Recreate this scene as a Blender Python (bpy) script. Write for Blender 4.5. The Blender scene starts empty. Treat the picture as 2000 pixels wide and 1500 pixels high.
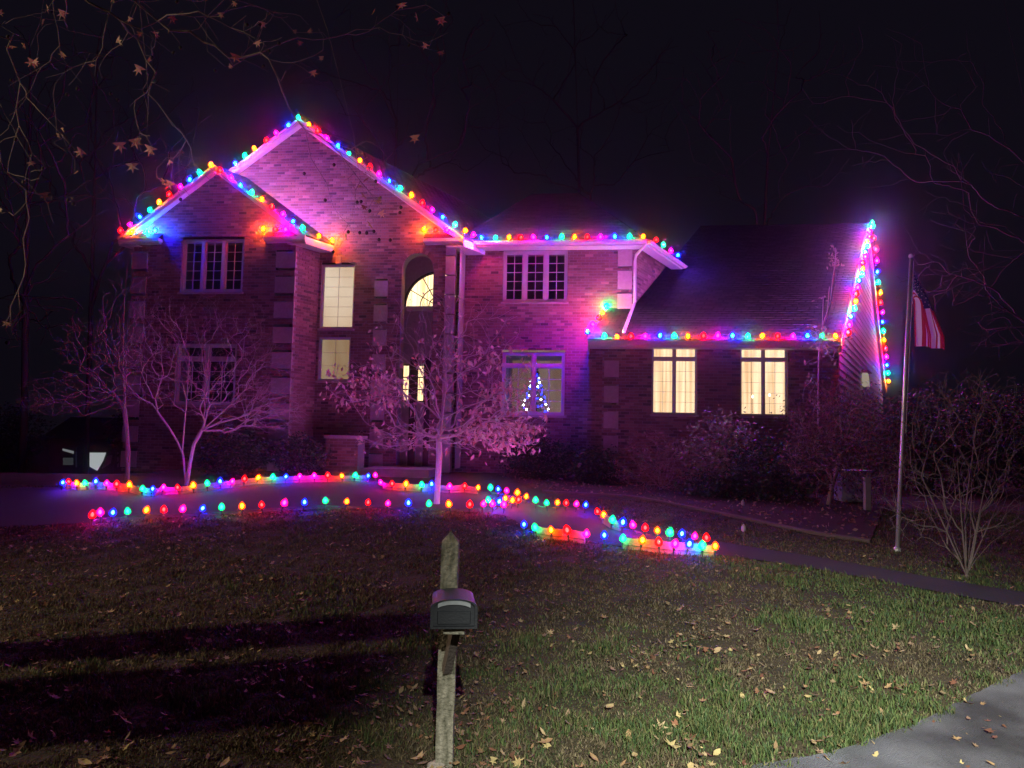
import bpy, math, random
import numpy as np
from mathutils import Vector

# ------------------------------------------------------------------ camera, sky, exposure
SC = bpy.context.scene
COL = SC.collection
F0 = 1450.0                                   # focal length in photo pixels (2000 wide)
PITCH = math.atan(100 / F0); ROLL = math.radians(1.2)
CAM = np.array([0, 0, 2.0])
FW = np.array([0, math.cos(PITCH), math.sin(PITCH)])
R0 = np.array([1.0, 0, 0]); U0 = np.cross(R0, FW)
RT = R0 * math.cos(ROLL) + U0 * math.sin(ROLL)
UP = U0 * math.cos(ROLL) - R0 * math.sin(ROLL)
cam = bpy.data.cameras.new('camera'); camo = bpy.data.objects.new('camera', cam); COL.objects.link(camo)
cam.sensor_width = 36; cam.lens = 36 * F0 / 2000; cam.clip_end = 1000; cam.clip_start = .05
from mathutils import Matrix
camo.matrix_world = Matrix(((RT[0], UP[0], -FW[0], CAM[0]), (RT[1], UP[1], -FW[1], CAM[1]), (RT[2], UP[2], -FW[2], CAM[2]), (0, 0, 0, 1)))
SC.camera = camo
world = bpy.data.worlds.new('World'); SC.world = world; world.use_nodes = True
bg = world.node_tree.nodes['Background']
bg.inputs[0].default_value = (.55, .46, .88, 1); bg.inputs[1].default_value = .0072
SC.view_settings.view_transform = 'Standard'; SC.view_settings.look = 'None'
SC.view_settings.exposure = 0; SC.view_settings.gamma = 1
SC.render.engine = 'CYCLES'
cy = SC.cycles
cy.use_denoising = True; cy.max_bounces = 5; cy.diffuse_bounces = 2; cy.glossy_bounces = 2
cy.transmission_bounces = 3; cy.transparent_max_bounces = 8; cy.volume_bounces = 0
cy.sample_clamp_indirect = 2.0; cy.caustics_reflective = False; cy.caustics_refractive = False
cy.use_light_tree = True
BULB = 4900.0                                  # radiance of the coloured bulbs
LAMP_L, LAMP_R = 10500.0, 56000.0                 # the two street lamps outside the frame
HAZE = 0.0017

rnd = random.Random(7); nr = np.random.default_rng(7)

# ------------------------------------------------------------------ photo pixel -> place
def ray(px, py): return FW * F0 + RT * (px - 1000) + UP * (750 - py)
def at(px, py, d):
    r = ray(px, py); return CAM + r * (d / r[1])
PHI = math.radians(7)
HO = np.array([0, 20.0, 0]); HF = np.array([math.cos(PHI), -math.sin(PHI), 0]); HN = np.array([math.sin(PHI), math.cos(PHI), 0])
HZ = np.array([0, 0, 1.0])
T = math.tan(math.radians(23))                # the side walls of the house are not square to its front
def hp(u, v, w): return HO + HF * u + HN * v + HZ * w
def hs(u, v, w, v0): return hp(u + T * (v - v0), v, w)
def hpx(px, py, v):
    d = ray(px, py); t = ((HO - CAM) @ HN + v) / (d @ HN); return CAM + d * t
def uw(px, py, v):
    q = hpx(px, py, v); return float((q - HO) @ HF), float(q[2])
def gz(x, y):
    """height of the lawn"""
    s = np.clip((np.asarray(y, float) - 4.6) / 11.6, 0, 1.35)
    z = 1.06 * (s - .16 * s ** 3 * np.clip(s, 0, 1.2))
    z = np.where(s > 1, .89 + .12 * np.tanh((s - 1) * 2), z)
    z = z - .012 * np.clip(np.asarray(x, float), 0, 8) * np.clip((np.asarray(y) - 5) / 6, 0, 1)
    z = z - 1.5 * np.clip((np.asarray(y) - 17) / 7, 0, 1) * np.clip((-np.asarray(x) - 8.5) / 3.5, 0, 1)
    return z + .018 * np.sin(np.asarray(x) * .9 + 1.3) * np.sin(np.asarray(y) * .7) * np.clip(s * 3, 0, 1)
def ground(px, py, up=0.0):
    d = ray(px, py); lo, hi = 1.0, 60.0
    ts = np.linspace(1, 60, 1200); pts = CAM[None] + d[None] * (ts / d[1])[:, None]
    h = pts[:, 2] - gz(pts[:, 0], pts[:, 1]) - up
    i = np.argmax(h < 0) if (h < 0).any() else int(np.argmin(h))
    if h[i] < 0 and i > 0:
        a = h[i - 1] / (h[i - 1] - h[i]); return pts[i - 1] + (pts[i] - pts[i - 1]) * a
    return pts[i]
def onground(x, y, up=0.0): return np.array([x, y, float(gz(x, y)) + up])

# ------------------------------------------------------------------ materials
def mat(name, col, rough=.8, spec=.3, noise=None, bump=None, attr=None, metal=0, trans=0):
    """noise=(scale, other colour, contrast); bump=(scale, strength); attr: colour attribute multiplied in"""
    m = bpy.data.materials.new(name); m.use_nodes = True
    nt = m.node_tree; b = nt.nodes['Principled BSDF']
    b.inputs['Roughness'].default_value = rough; b.inputs['Specular IOR Level'].default_value = spec
    b.inputs['Metallic'].default_value = metal
    tc = nt.nodes.new('ShaderNodeTexCoord'); geo = nt.nodes.new('ShaderNodeNewGeometry')
    out = None
    if noise:
        n = nt.nodes.new('ShaderNodeTexNoise'); n.inputs['Scale'].default_value = noise[0]; n.inputs['Detail'].default_value = 6
        if len(noise) > 3:
            mp = nt.nodes.new('ShaderNodeMapping'); mp.inputs['Scale'].default_value = noise[3]
            nt.links.new(geo.outputs['Position'], mp.inputs[0]); nt.links.new(mp.outputs[0], n.inputs['Vector'])
        else: nt.links.new(geo.outputs['Position'], n.inputs['Vector'])
        r = nt.nodes.new('ShaderNodeValToRGB'); k = noise[2]
        r.color_ramp.elements[0].position = .5 - k; r.color_ramp.elements[1].position = .5 + k
        r.color_ramp.elements[0].color = (*col, 1); r.color_ramp.elements[1].color = (*noise[1], 1)
        nt.links.new(n.outputs['Fac'], r.inputs['Fac']); out = r.outputs['Color']
    if attr:
        a = nt.nodes.new('ShaderNodeAttribute'); a.attribute_name = attr
        mx = nt.nodes.new('ShaderNodeMix'); mx.data_type = 'RGBA'; mx.blend_type = 'MULTIPLY'; mx.inputs[0].default_value = 1
        if out: nt.links.new(out, mx.inputs[6])
        else: mx.inputs[6].default_value = (*col, 1)
        nt.links.new(a.outputs['Color'], mx.inputs[7]); out = mx.outputs[2]
    if out: nt.links.new(out, b.inputs['Base Color'])
    else: b.inputs['Base Color'].default_value = (*col, 1)
    if bump:
        n = nt.nodes.new('ShaderNodeTexNoise'); n.inputs['Scale'].default_value = bump[0]; n.inputs['Detail'].default_value = 5
        nt.links.new(geo.outputs['Position'], n.inputs['Vector'])
        bp = nt.nodes.new('ShaderNodeBump'); bp.inputs['Strength'].default_value = bump[1]; bp.inputs['Distance'].default_value = .02
        nt.links.new(n.outputs['Fac'], bp.inputs['Height']); nt.links.new(bp.outputs['Normal'], b.inputs['Normal'])
    if trans:
        tr = nt.nodes.new('ShaderNodeBsdfTranslucent'); ms = nt.nodes.new('ShaderNodeMixShader'); ms.inputs[0].default_value = trans
        if out: nt.links.new(out, tr.inputs['Color'])
        else: tr.inputs['Color'].default_value = (*col, 1)
        nt.links.new(b.outputs[0], ms.inputs[1]); nt.links.new(tr.outputs[0], ms.inputs[2])
        nt.links.new(ms.outputs[0], nt.nodes['Material Output'].inputs['Surface'])
    return m
def emit(name, col, s):
    m = bpy.data.materials.new(name); m.use_nodes = True; nt = m.node_tree
    e = nt.nodes.new('ShaderNodeEmission'); e.inputs[0].default_value = (*col, 1); e.inputs[1].default_value = s
    nt.links.new(e.outputs[0], nt.nodes['Material Output'].inputs['Surface']); nt.nodes.remove(nt.nodes['Principled BSDF'])
    return m
def glass(name):
    m = bpy.data.materials.new(name); m.use_nodes = True; nt = m.node_tree
    b = nt.nodes['Principled BSDF']; nt.nodes.remove(b)
    t = nt.nodes.new('ShaderNodeBsdfTransparent'); g = nt.nodes.new('ShaderNodeBsdfGlossy'); g.inputs['Roughness'].default_value = .03
    g.inputs['Color'].default_value = (.9, .9, .9, 1); t.inputs['Color'].default_value = (.95, .95, .95, 1)
    x = nt.nodes.new('ShaderNodeMixShader'); x.inputs[0].default_value = .09
    nt.links.new(t.outputs[0], x.inputs[1]); nt.links.new(g.outputs[0], x.inputs[2])
    nt.links.new(x.outputs[0], nt.nodes['Material Output'].inputs['Surface']); return m
def lit_curtain(name, col, s, folds):
    """a drawn curtain or shade with the room light behind it: glow and fold shading put into its colour"""
    m = bpy.data.materials.new(name); m.use_nodes = True; nt = m.node_tree; nt.nodes.remove(nt.nodes['Principled BSDF'])
    tc = nt.nodes.new('ShaderNodeTexCoord'); mp = nt.nodes.new('ShaderNodeMapping'); mp.inputs['Scale'].default_value = (folds, folds, .4)
    n = nt.nodes.new('ShaderNodeTexNoise'); n.inputs['Scale'].default_value = 1; n.inputs['Detail'].default_value = 2
    nt.links.new(tc.outputs['Object'], mp.inputs[0]); nt.links.new(mp.outputs[0], n.inputs['Vector'])
    r = nt.nodes.new('ShaderNodeValToRGB'); r.color_ramp.elements[0].position = .38; r.color_ramp.elements[1].position = .62
    r.color_ramp.elements[0].color = (col[0] * .72, col[1] * .58, col[2] * .46, 1); r.color_ramp.elements[1].color = (*col, 1)
    e = nt.nodes.new('ShaderNodeEmission'); e.inputs[1].default_value = s
    nt.links.new(n.outputs['Fac'], r.inputs[0]); nt.links.new(r.outputs[0], e.inputs[0])
    nt.links.new(e.outputs[0], nt.nodes['Material Output'].inputs['Surface']); return m

M = {}
M['brick'] = mat('brick', (1, 1, 1), .85, .2, attr='tint', noise=(60, (.72, .72, .72), .25), bump=(120, .4))
M['mortar'] = mat('mortar', (.30, .27, .25), .95, .1, noise=(30, (.22, .2, .19), .3))
M['stone'] = mat('stone', (.45, .39, .36), .85, .2, noise=(14, (.34, .29, .27), .3), bump=(50, .3))
M['white'] = mat('white_paint', (.56, .55, .53), .5, .35, noise=(5, (.48, .47, .45), .35))
M['shingle'] = mat('shingle', (.026, .024, .023), .9, .2, attr='tint', bump=(200, .5))
M['roofdeck'] = mat('roof_deck', (.018, .017, .016), .95, .1, noise=(8, (.026, .024, .023), .3))
M['siding'] = mat('siding', (.42, .39, .35), .7, .2, noise=(9, (.36, .33, .30), .3))
M['dark'] = mat('dark_room', (.03, .028, .03), .9, .1, noise=(4, (.05, .045, .05), .3))
M['door'] = mat('door_paint', (.05, .02, .02), .4, .5, noise=(6, (.07, .03, .03), .3))
M['glass'] = glass('window_glass')
M['room'] = lit_curtain('lit_curtain', (1, .74, .46), 1.75, 9)
M['stair'] = lit_curtain('lit_shade', (1, .80, .60), 1.0, .6)
M['stair2'] = lit_curtain('lit_shade_dim', (1, .78, .54), .50, 1.2)
M['hall'] = lit_curtain('lit_hall', (1, .80, .46), 2.1, 22)
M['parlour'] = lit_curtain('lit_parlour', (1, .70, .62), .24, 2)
M['cord'] = mat('cord_plastic', (.02, .06, .03), .5, .4, noise=(40, (.015, .045, .02), .3))
M['bark'] = mat('bark', (.30, .24, .20), .95, .1, noise=(25, (.20, .16, .14), .3), bump=(60, .6))
M['palebark'] = mat('pale_bark', (.46, .40, .36), .9, .15, noise=(25, (.34, .29, .27), .3), bump=(60, .5))
M['darkbark'] = mat('dark_bark', (.05, .04, .035), .95, .1, noise=(20, (.075, .06, .052), .3), bump=(60, .6))
M['twig'] = mat('twig', (.15, .12, .105), .95, .1, noise=(25, (.10, .08, .07), .3), bump=(60, .6))
M['palepink'] = mat('young_bark', (.60, .52, .48), .9, .15, noise=(25, (.46, .39, .36), .3), bump=(60, .5))
M['leaf'] = mat('autumn_leaf', (1, 1, 1), .7, .3, attr='tint', noise=(40, (.8, .75, .7), .3), trans=.3)
M['evergreen'] = mat('evergreen_leaf', (1, 1, 1), .5, .4, attr='tint', trans=.15)
M['grass'] = mat('grass', (1, 1, 1), .7, .25, attr='tint', trans=.25)
M['wood'] = mat('weathered_wood', (.24, .22, .17), .95, .1, noise=(30, (.07, .068, .045), .20, (1, 1, .33)), bump=(45, 1.0))
M['boxmetal'] = mat('mailbox_metal', (.011, .012, .015), .6, .3, noise=(12, (.018, .019, .022), .3), bump=(90, .15))
M['boxpale'] = mat('mailbox_lit_pale', (.15, .155, .16), .5, .4, noise=(20, (.25, .26, .27), .3))  # pale tone holds the light on the mailbox door lip; shed bars share it
M['pole'] = mat('pole_metal', (.55, .55, .56), .35, .5, metal=.6, noise=(8, (.45, .45, .46), .3))
M['red'] = mat('flag_red', (.30, .022, .04), .85, .1, noise=(60, (.36, .025, .045), .3), trans=.45)
M['flagwhite'] = mat('flag_white', (.72, .70, .71), .85, .1, noise=(60, (.64, .62, .63), .3), trans=.45)
M['navy'] = mat('flag_navy', (.025, .035, .11), .85, .1, noise=(60, (.02, .03, .09), .3), trans=.2)
M['kerb'] = mat('kerb_concrete', (.24, .22, .21), .9, .2, noise=(9, (.17, .16, .15), .3), bump=(40, .5))
M['timber'] = mat('edging_timber', (.10, .075, .06), .95, .1, noise=(12, (.06, .05, .04), .3), bump=(40, .7))
M['utility'] = mat('utility_box', (.30, .33, .36), .6, .3, noise=(6, (.24, .27, .3), .3))
M['rock'] = mat('rock', (.26, .22, .19), .95, .1, noise=(12, (.17, .15, .13), .3), bump=(30, .8))

# bulbs: red, orange, pink, blue, green in the order the strings repeat them
BC = {'O': ('orange', (1, .12, .0001), .62), 'R': ('red', (1, .0001, .0001), .85), 'P': ('pink', (1, .0001, .50), .85),
      'B': ('blue', (.0001, .006, 1), 2.3), 'G': ('green', (.0001, .80, .22), .50), 'W': ('white', (.75, .8, 1), .5)}
SHELL = {'O': (1, .075, .001), 'R': (1, .002, .003), 'P': (1, .003, .13), 'B': (.004, .018, 1), 'G': (.001, .60, .13)}
def shell(name, col, s):
    '''tinted plastic cover; its own glow also draws the halo round the core'''
    m = emit(name, col, s); nt = m.node_tree; t = nt.nodes.new('ShaderNodeBsdfTransparent'); x = nt.nodes.new('ShaderNodeMixShader'); x.inputs[0].default_value = .55
    e = [n for n in nt.nodes if n.type == 'EMISSION'][0]
    nt.links.new(t.outputs[0], x.inputs[1]); nt.links.new(e.outputs[0], x.inputs[2]); nt.links.new(x.outputs[0], nt.nodes['Material Output'].inputs['Surface'])
    m.cycles.emission_sampling = 'NONE'; return m
def lift(c, k): return tuple(max(x, k) for x in c)
BM = {k: emit('bulb_core_' + n, c, BULB * s) for k, (n, c, s) in BC.items()}
BMG = {k: emit('lawn_bulb_core_' + n, lift(c, .0009), BULB * s * .19) for k, (n, c, s) in BC.items()}
BMR = {k: emit('gable_bulb_core_' + n, lift(c, .0003), BULB * s * 1.0) for k, (n, c, s) in BC.items()}
BSH = {k: shell('bulb_shell_' + BC[k][0], SHELL[k], 4.5) for k in SHELL}

# ------------------------------------------------------------------ mesh helpers
class MB:
    def __init__(s): s.v = []; s.f = []; s.t = []; s.m = []
    def face(s, pts, tint=None, mi=0):
        i = len(s.v); s.v.extend([tuple(map(float, p)) for p in pts]); s.f.append(tuple(range(i, i + len(pts)))); s.t.append(tint or (1, 1, 1)); s.m.append(mi)
    def hexa(s, a, b, tint=None, mi=0, skip=()):
        """a: 4 points, b: 4 matching points"""
        i = len(s.v); s.v.extend([tuple(map(float, p)) for p in list(a) + list(b)])
        fs = [(3, 2, 1, 0), (4, 5, 6, 7), (0, 1, 5, 4), (1, 2, 6, 5), (2, 3, 7, 6), (3, 0, 4, 7)]
        for k, f in enumerate(fs):
            if k in skip: continue
            s.f.append(tuple(i + j for j in f)); s.t.append(tint or (1, 1, 1)); s.m.append(mi)
    def hbox(s, u0, u1, v0, v1, w0, w1, tint=None, mi=0):
        s.hexa([hp(u0, v0, w0), hp(u1, v0, w0), hp(u1, v1, w0), hp(u0, v1, w0)], [hp(u0, v0, w1), hp(u1, v0, w1), hp(u1, v1, w1), hp(u0, v1, w1)], tint, mi)
    def box(s, x0, x1, y0, y1, z0, z1, tint=None, mi=0):
        s.hexa([(x0, y0, z0), (x1, y0, z0), (x1, y1, z0), (x0, y1, z0)], [(x0, y0, z1), (x1, y0, z1), (x1, y1, z1), (x0, y1, z1)], tint, mi)
    def bar(s, p, q, up, a, b):
        """a straight bar from p to q, a wide along up x dir, b along up"""
        p = np.array(p, float); q = np.array(q, float); d = q - p; d /= np.linalg.norm(d); up = np.array(up, float)
        sd = np.cross(d, up); sd /= np.linalg.norm(sd); up = np.cross(sd, d)
        o = [sd * x * a / 2 + up * y * b / 2 for x, y in ((-1, -1), (1, -1), (1, 1), (-1, 1))]
        s.hexa([p + k for k in o], [q + k for k in o])
    def tube(s, pts, rad, n=6, tint=None, cap=True):
        pts = [np.array(p, float) for p in pts]; i0 = len(s.v); prev = None
        if not hasattr(rad, '__len__'): rad = [rad] * len(pts)
        for k, p in enumerate(pts):
            d = pts[min(k + 1, len(pts) - 1)] - pts[max(k - 1, 0)]; d = d / (np.linalg.norm(d) + 1e-9)
            ref = np.array([0, 0, 1.0]) if abs(d[2]) < .9 else np.array([1.0, 0, 0])
            a = np.cross(d, ref); a /= np.linalg.norm(a); b = np.cross(d, a)
            for j in range(n):
                t = 2 * math.pi * j / n; s.v.append(tuple(p + (a * math.cos(t) + b * math.sin(t)) * rad[k]))
        for k in range(len(pts) - 1):
            for j in range(n):
                s.f.append((i0 + k * n + j, i0 + k * n + (j + 1) % n, i0 + (k + 1) * n + (j + 1) % n, i0 + (k + 1) * n + j)); s.t.append(tint or (1, 1, 1)); s.m.append(0)
        if cap:
            s.f.append(tuple(i0 + j for j in range(n))[::-1]); s.f.append(tuple(i0 + (len(pts) - 1) * n + j for j in range(n)))
            s.t += [tint or (1, 1, 1)] * 2; s.m += [0, 0]
    def lathe(s, prof, n=8, c=(0, 0, 0), tint=None):
        i0 = len(s.v)
        for r, z in prof:
            for j in range(n):
                t = 2 * math.pi * j / n; s.v.append((c[0] + r * math.cos(t), c[1] + r * math.sin(t), c[2] + z))
        for k in range(len(prof) - 1):
            for j in range(n):
                s.f.append((i0 + k * n + j, i0 + k * n + (j + 1) % n, i0 + (k + 1) * n + (j + 1) % n, i0 + (k + 1) * n + j)); s.t.append(tint or (1, 1, 1)); s.m.append(0)
        s.f.append(tuple(i0 + j for j in range(n))[::-1]); s.f.append(tuple(i0 + (len(prof) - 1) * n + j for j in range(n))); s.t += [tint or (1, 1, 1)] * 2; s.m += [0, 0]
    def mesh(s, name, mats, smooth=False, tint=False, origin=None):
        me = bpy.data.meshes.new(name)
        v = s.v if origin is None else [tuple(np.array(p) - origin) for p in s.v]
        me.from_pydata(v, [], s.f); 
        for m in (mats if isinstance(mats, (list, tuple)) else [mats]): me.materials.append(m)
        if any(s.m): me.polygons.foreach_set('material_index', s.m)
        if tint:
            a = me.attributes.new('tint', 'FLOAT_COLOR', 'FACE'); a.data.foreach_set('color', np.array([(*t, 1) for t in s.t], np.float32).ravel())
        if smooth: me.polygons.foreach_set('use_smooth', [True] * len(me.polygons))
        me.update(); return me
    def build(s, name, mats, parent=None, smooth=False, tint=False, origin=None):
        me = s.mesh(name, mats, smooth, tint, origin); return link(name, me, parent, origin)
def link(name, me, parent=None, loc=None):
    o = bpy.data.objects.new(name, me); COL.objects.link(o)
    if loc is not None: o.location = tuple(map(float, loc))
    if parent is not None:
        o.parent = parent
        if loc is not None: o.location = tuple(np.array(loc, float) - world_loc(parent))
        else: o.location = tuple(-world_loc(parent))
    return o
def world_loc(o):
    p = np.zeros(3)
    while o is not None: p = p + np.array(o.location); o = o.parent
    return p
def thing(name, label, cat, loc=(0, 0, 0), group=None):
    o = bpy.data.objects.new(name, None); COL.objects.link(o); o.location = tuple(map(float, loc)); o.empty_display_size = .2
    return tag(o, label, cat, group)
def tag(o, label, cat, group=None):
    o['label'] = label; o['category'] = cat
    if group: o['group'] = group
    return o
def kind(o, k): o['kind'] = k; return o
def fastmesh(name, V, tris, tint, material, parent=None):
    """numpy triangles with one colour each"""
    me = bpy.data.meshes.new(name); nt_ = len(tris)
    me.vertices.add(len(V)); me.vertices.foreach_set('co', np.asarray(V, np.float32).ravel())
    me.loops.add(nt_ * 3); me.loops.foreach_set('vertex_index', np.asarray(tris, np.int32).ravel())
    me.polygons.add(nt_); me.polygons.foreach_set('loop_start', np.arange(nt_, dtype=np.int32) * 3)
    me.materials.append(material)
    a = me.attributes.new('tint', 'FLOAT_COLOR', 'FACE')
    c = np.ones((nt_, 4), np.float32); c[:, :3] = tint; a.data.foreach_set('color', c.ravel())
    me.update(calc_edges=True); return link(name, me, parent)

# ------------------------------------------------------------------ ground, driveway, street
def axis(lo, hi, far, step):
    a = list(np.arange(lo, hi + 1e-6, step)); k = step; x = lo
    while x > -far: k *= 1.5; x -= k; a.insert(0, x)
    k = step; x = a[-1]
    while x < far: k *= 1.5; x += k; a.append(x)
    return np.array(a)
gx, gy = axis(-14, 14, 130, .25), axis(-3, 24, 130, .25)
X, Y = np.meshgrid(gx, gy); Z = gz(X, Y) + .01 * np.sin(X * 7.1 + Y * 3) * np.sin(Y * 8.3 - X * 2)
nx, ny = len(gx), len(gy)
idx = (np.arange(ny - 1)[:, None] * nx + np.arange(nx - 1)[None]).ravel()
me = bpy.data.meshes.new('ground')
me.from_pydata(np.stack([X, Y, Z], -1).reshape(-1, 3).tolist(), [], np.stack([idx, idx + 1, idx + nx + 1, idx + nx], -1).tolist())
me.polygons.foreach_set('use_smooth', [True] * len(me.polygons))
M['soil'] = mat('lawn_soil', (.018, .020, .009), .95, .1, noise=(2.2, (.042, .031, .019), .22), bump=(30, 1))
me.materials.append(M['soil']); kind(link('ground', me), 'structure')

def strip(name, near, far, lift, material, n=120, rough=0):
    """a sheet draped over the lawn between two lines given in the photograph"""
    def res(pl):
        q = np.array([ground(*p)[:2] for p in pl]); L = np.r_[0, np.cumsum(np.linalg.norm(np.diff(q, axis=0), axis=1))]
        t = np.linspace(0, L[-1], n); r = np.stack([np.interp(t, L, q[:, 0]), np.interp(t, L, q[:, 1])], -1)
        for _ in range(6): r[1:-1] = (r[:-2] + 2 * r[1:-1] + r[2:]) / 4
        return r
    a, b = res(near), res(far); m = 10; vs = []; fs = []
    if rough: a[1:-1] += nr.normal(0, rough, a[1:-1].shape)
    for i in range(n):
        for j in range(m + 1):
            p = a[i] + (b[i] - a[i]) * j / m; vs.append((p[0], p[1], float(gz(p[0], p[1])) + lift))
    for i in range(n - 1):
        for j in range(m): k = i * (m + 1) + j; fs.append((k, k + m + 1, k + m + 2, k + 1))
    me = bpy.data.meshes.new(name); me.from_pydata(vs, [], fs); me.materials.append(material)
    me.polygons.foreach_set('use_smooth', [True] * len(fs))
    return kind(link(name, me), 'structure'), a, b
M['drive'] = mat('drive_asphalt', (.018, .018, .018), .9, .2, noise=(3, (.012, .012, .012), .3), bump=(60, .5))
M['asphalt'] = mat('asphalt', (.022, .022, .023), .9, .25, noise=(1.3, (.095, .098, .105), .14), bump=(140, 1.0))
M['mulch'] = mat('mulch', (.024, .017, .013), .95, .1, noise=(14, (.045, .03, .024), .3), bump=(35, 1))
near = [(-350, 1035), (0, 1032), (180, 1022), (400, 1008), (640, 994), (860, 998), (985, 1004), (1035, 1040), (1130, 1058), (1260, 1074), (1410, 1084), (1600, 1113), (1800, 1152), (1990, 1186), (2250, 1230), (2600, 1275)]
far = [(-350, 958), (0, 955), (120, 952), (250, 952), (400, 948), (560, 938), (700, 936), (850, 948), (980, 962), (1060, 975), (1150, 990), (1220, 1020), (1330, 1046), (1420, 1062), (1600, 1090), (1800, 1126), (1990, 1158), (2250, 1195), (2600, 1225)]
drive, dn, df = strip('driveway', near, far, .012, M['drive'])
def kerb(name, line, sel, material, h=.07, w=.10, off=0):
    m = MB(); q = line[sel]
    for i in range(len(q) - 1):
        d = q[i + 1] - q[i]; d = d / (np.linalg.norm(d) + 1e-9); nrm = np.array([-d[1], d[0]])
        a0, a1 = q[i] - nrm * w / 2, q[i] + nrm * w / 2; b0, b1 = q[i + 1] - nrm * w / 2, q[i + 1] + nrm * w / 2
        lo = [(*p, float(gz(*p)) - .03) for p in (a0, b0, b1, a1)]; hi = [(*p, float(gz(*p)) + h) for p in (a0, b0, b1, a1)]
        m.hexa(lo, hi, skip=(3, 5) if 0 < i < len(q) - 2 else ())
    return kind(m.build(name, material), 'structure')
bed, bn, bf = strip('planting_bed', [(1060, 962), (1230, 972), (1420, 1008), (1600, 1046), (1700, 1060)], [(960, 925), (1150, 926), (1400, 930), (1600, 940), (1750, 950)], .02, M['mulch'], 60)
be = kerb('bed_edging', bn, slice(0, 60), M['timber'], .05, .09)
street, s1, s2 = strip('street', [(1465, 1500), (1625, 1475), (1785, 1420), (1850, 1388), (1925, 1347), (2000, 1312), (2120, 1262), (2300, 1200), (2500, 1150), (2700, 1110)], [(1700, 1900), (1900, 1900), (2300, 1900), (2600, 1800), (2900, 1600), (3200, 1450), (3500, 1320), (3700, 1240)], .018, M['asphalt'], 150, .006)

# ------------------------------------------------------------------ the house
HB = .85                                       # foot of the walls
house = thing('brick_house', 'two storey brick house with two front gables, stone quoins and coloured lights along its eaves', 'house', hp(0, 3, 1.0))
def brick_tint():
    k = rnd.random(); a = rnd.uniform(.75, 1.2)
    c = (.29, .17, .15) if k < .55 else (.23, .14, .125) if k < .8 else (.36, .24, .20) if k < .94 else (.14, .10, .095)
    return tuple(x * a for x in c)
def intervals(row_lo, row_hi, outline, holes):
    """free spans of a course: outline(w)->(u0,u1), holes: functions w->(u0,u1) or None"""
    a0, a1 = outline(row_hi); b0, b1 = outline(row_lo); u0, u1 = max(a0, b0), min(a1, b1)
    if u1 - u0 < .03: return []
    sp = [(u0, u1)]
    for h in holes:
        q = h(row_lo, row_hi)
        if not q: continue
        out = []
        for s in sp:
            if q[1] <= s[0] or q[0] >= s[1]: out.append(s); continue
            if q[0] - s[0] > .03: out.append((s[0], q[0]))
            if s[1] - q[1] > .03: out.append((q[1], s[1]))
        sp = out
    return sp
def rect(u0, u1, w0, w1): return lambda lo, hi: (u0, u1) if hi > w0 + .004 and lo < w1 - .004 else None
BL, BH, JT = .203, .064, .011
brick_objs = []
brick_meshes = None
def brick_wall(name, v, outline, w0, w1, holes, loose=None):
    """courses of single bricks in front of a mortar backing. loose=(u0,u1,w0,w1): there each brick is an object"""
    back, br = MB(), MB(); k = 0; w = w0
    while w < w1 - .02:
        lo, hi = w, min(w + BH + JT, w1)
        for (a, b) in intervals(lo, hi, outline, holes):
            back.face([hp(a, v, lo), hp(b, v, lo), hp(b, v, hi), hp(a, v, hi)])
            p = a; first = True
            step = BL + JT; off = (k % 2) * step / 2
            n0 = math.floor((a - off) / step)
            x = n0 * step + off
            while x < b:
                l, r = max(x, a), min(x + BL, b)
                if r - l > .035:
                    full = r - l > BL - .002
                    if loose and full and loose[0] <= l and r <= loose[1] and loose[2] <= lo and hi <= loose[3] and len(brick_objs) < 300:
                        brick_objs.append(((l + r) / 2, v, (lo + hi - JT) / 2))
                    else:
                        t = brick_tint(); e = .010 + rnd.uniform(-.003, .003); b_ = .003
                        br.hexa([hp(l, v, lo), hp(r, v, lo), hp(r, v, hi - JT), hp(l, v, hi - JT)][::-1],
                                [hp(l + b_, v - e, lo + b_), hp(r - b_, v - e, lo + b_), hp(r - b_, v - e, hi - JT - b_), hp(l + b_, v - e, hi - JT - b_)][::-1], t, skip=(0,))
                x += step
        k += 1; w += BH + JT
    wall = back.build('wall', M['mortar'], house)
    o = br.build('brickwork', M['brick'], wall, tint=True); kind(o, 'stuff')
    return wall
def place_loose_bricks(wall):
    mats = []
    for i in range(14):
        m = MB(); e = .010; b_ = .003; l, r, lo, hi = -BL / 2, BL / 2, -BH / 2, BH / 2; t = brick_tint()
        f = lambda u, v, w: HF * u + HN * v + HZ * w
        m.hexa([f(l, 0, lo), f(r, 0, lo), f(r, 0, hi), f(l, 0, hi)][::-1], [f(l + b_, -e, lo + b_), f(r - b_, -e, lo + b_), f(r - b_, -e, hi - b_), f(l + b_, -e, hi - b_)][::-1], t, skip=(0,))
        mats.append(m.mesh('brick', M['brick'], tint=True))
    for u, v, w in brick_objs: link('brick', rnd.choice(mats), wall, hp(u, v + rnd.uniform(-.003, .001), w))
def quoins(u0, u1, v, ws, h, proud=.03, depth=.25):
    for w in ws:
        m = MB(); m.hbox(u0, u1, v - proud, v + depth, w, w + h); m.build('quoin', M['stone'], house)

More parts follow.
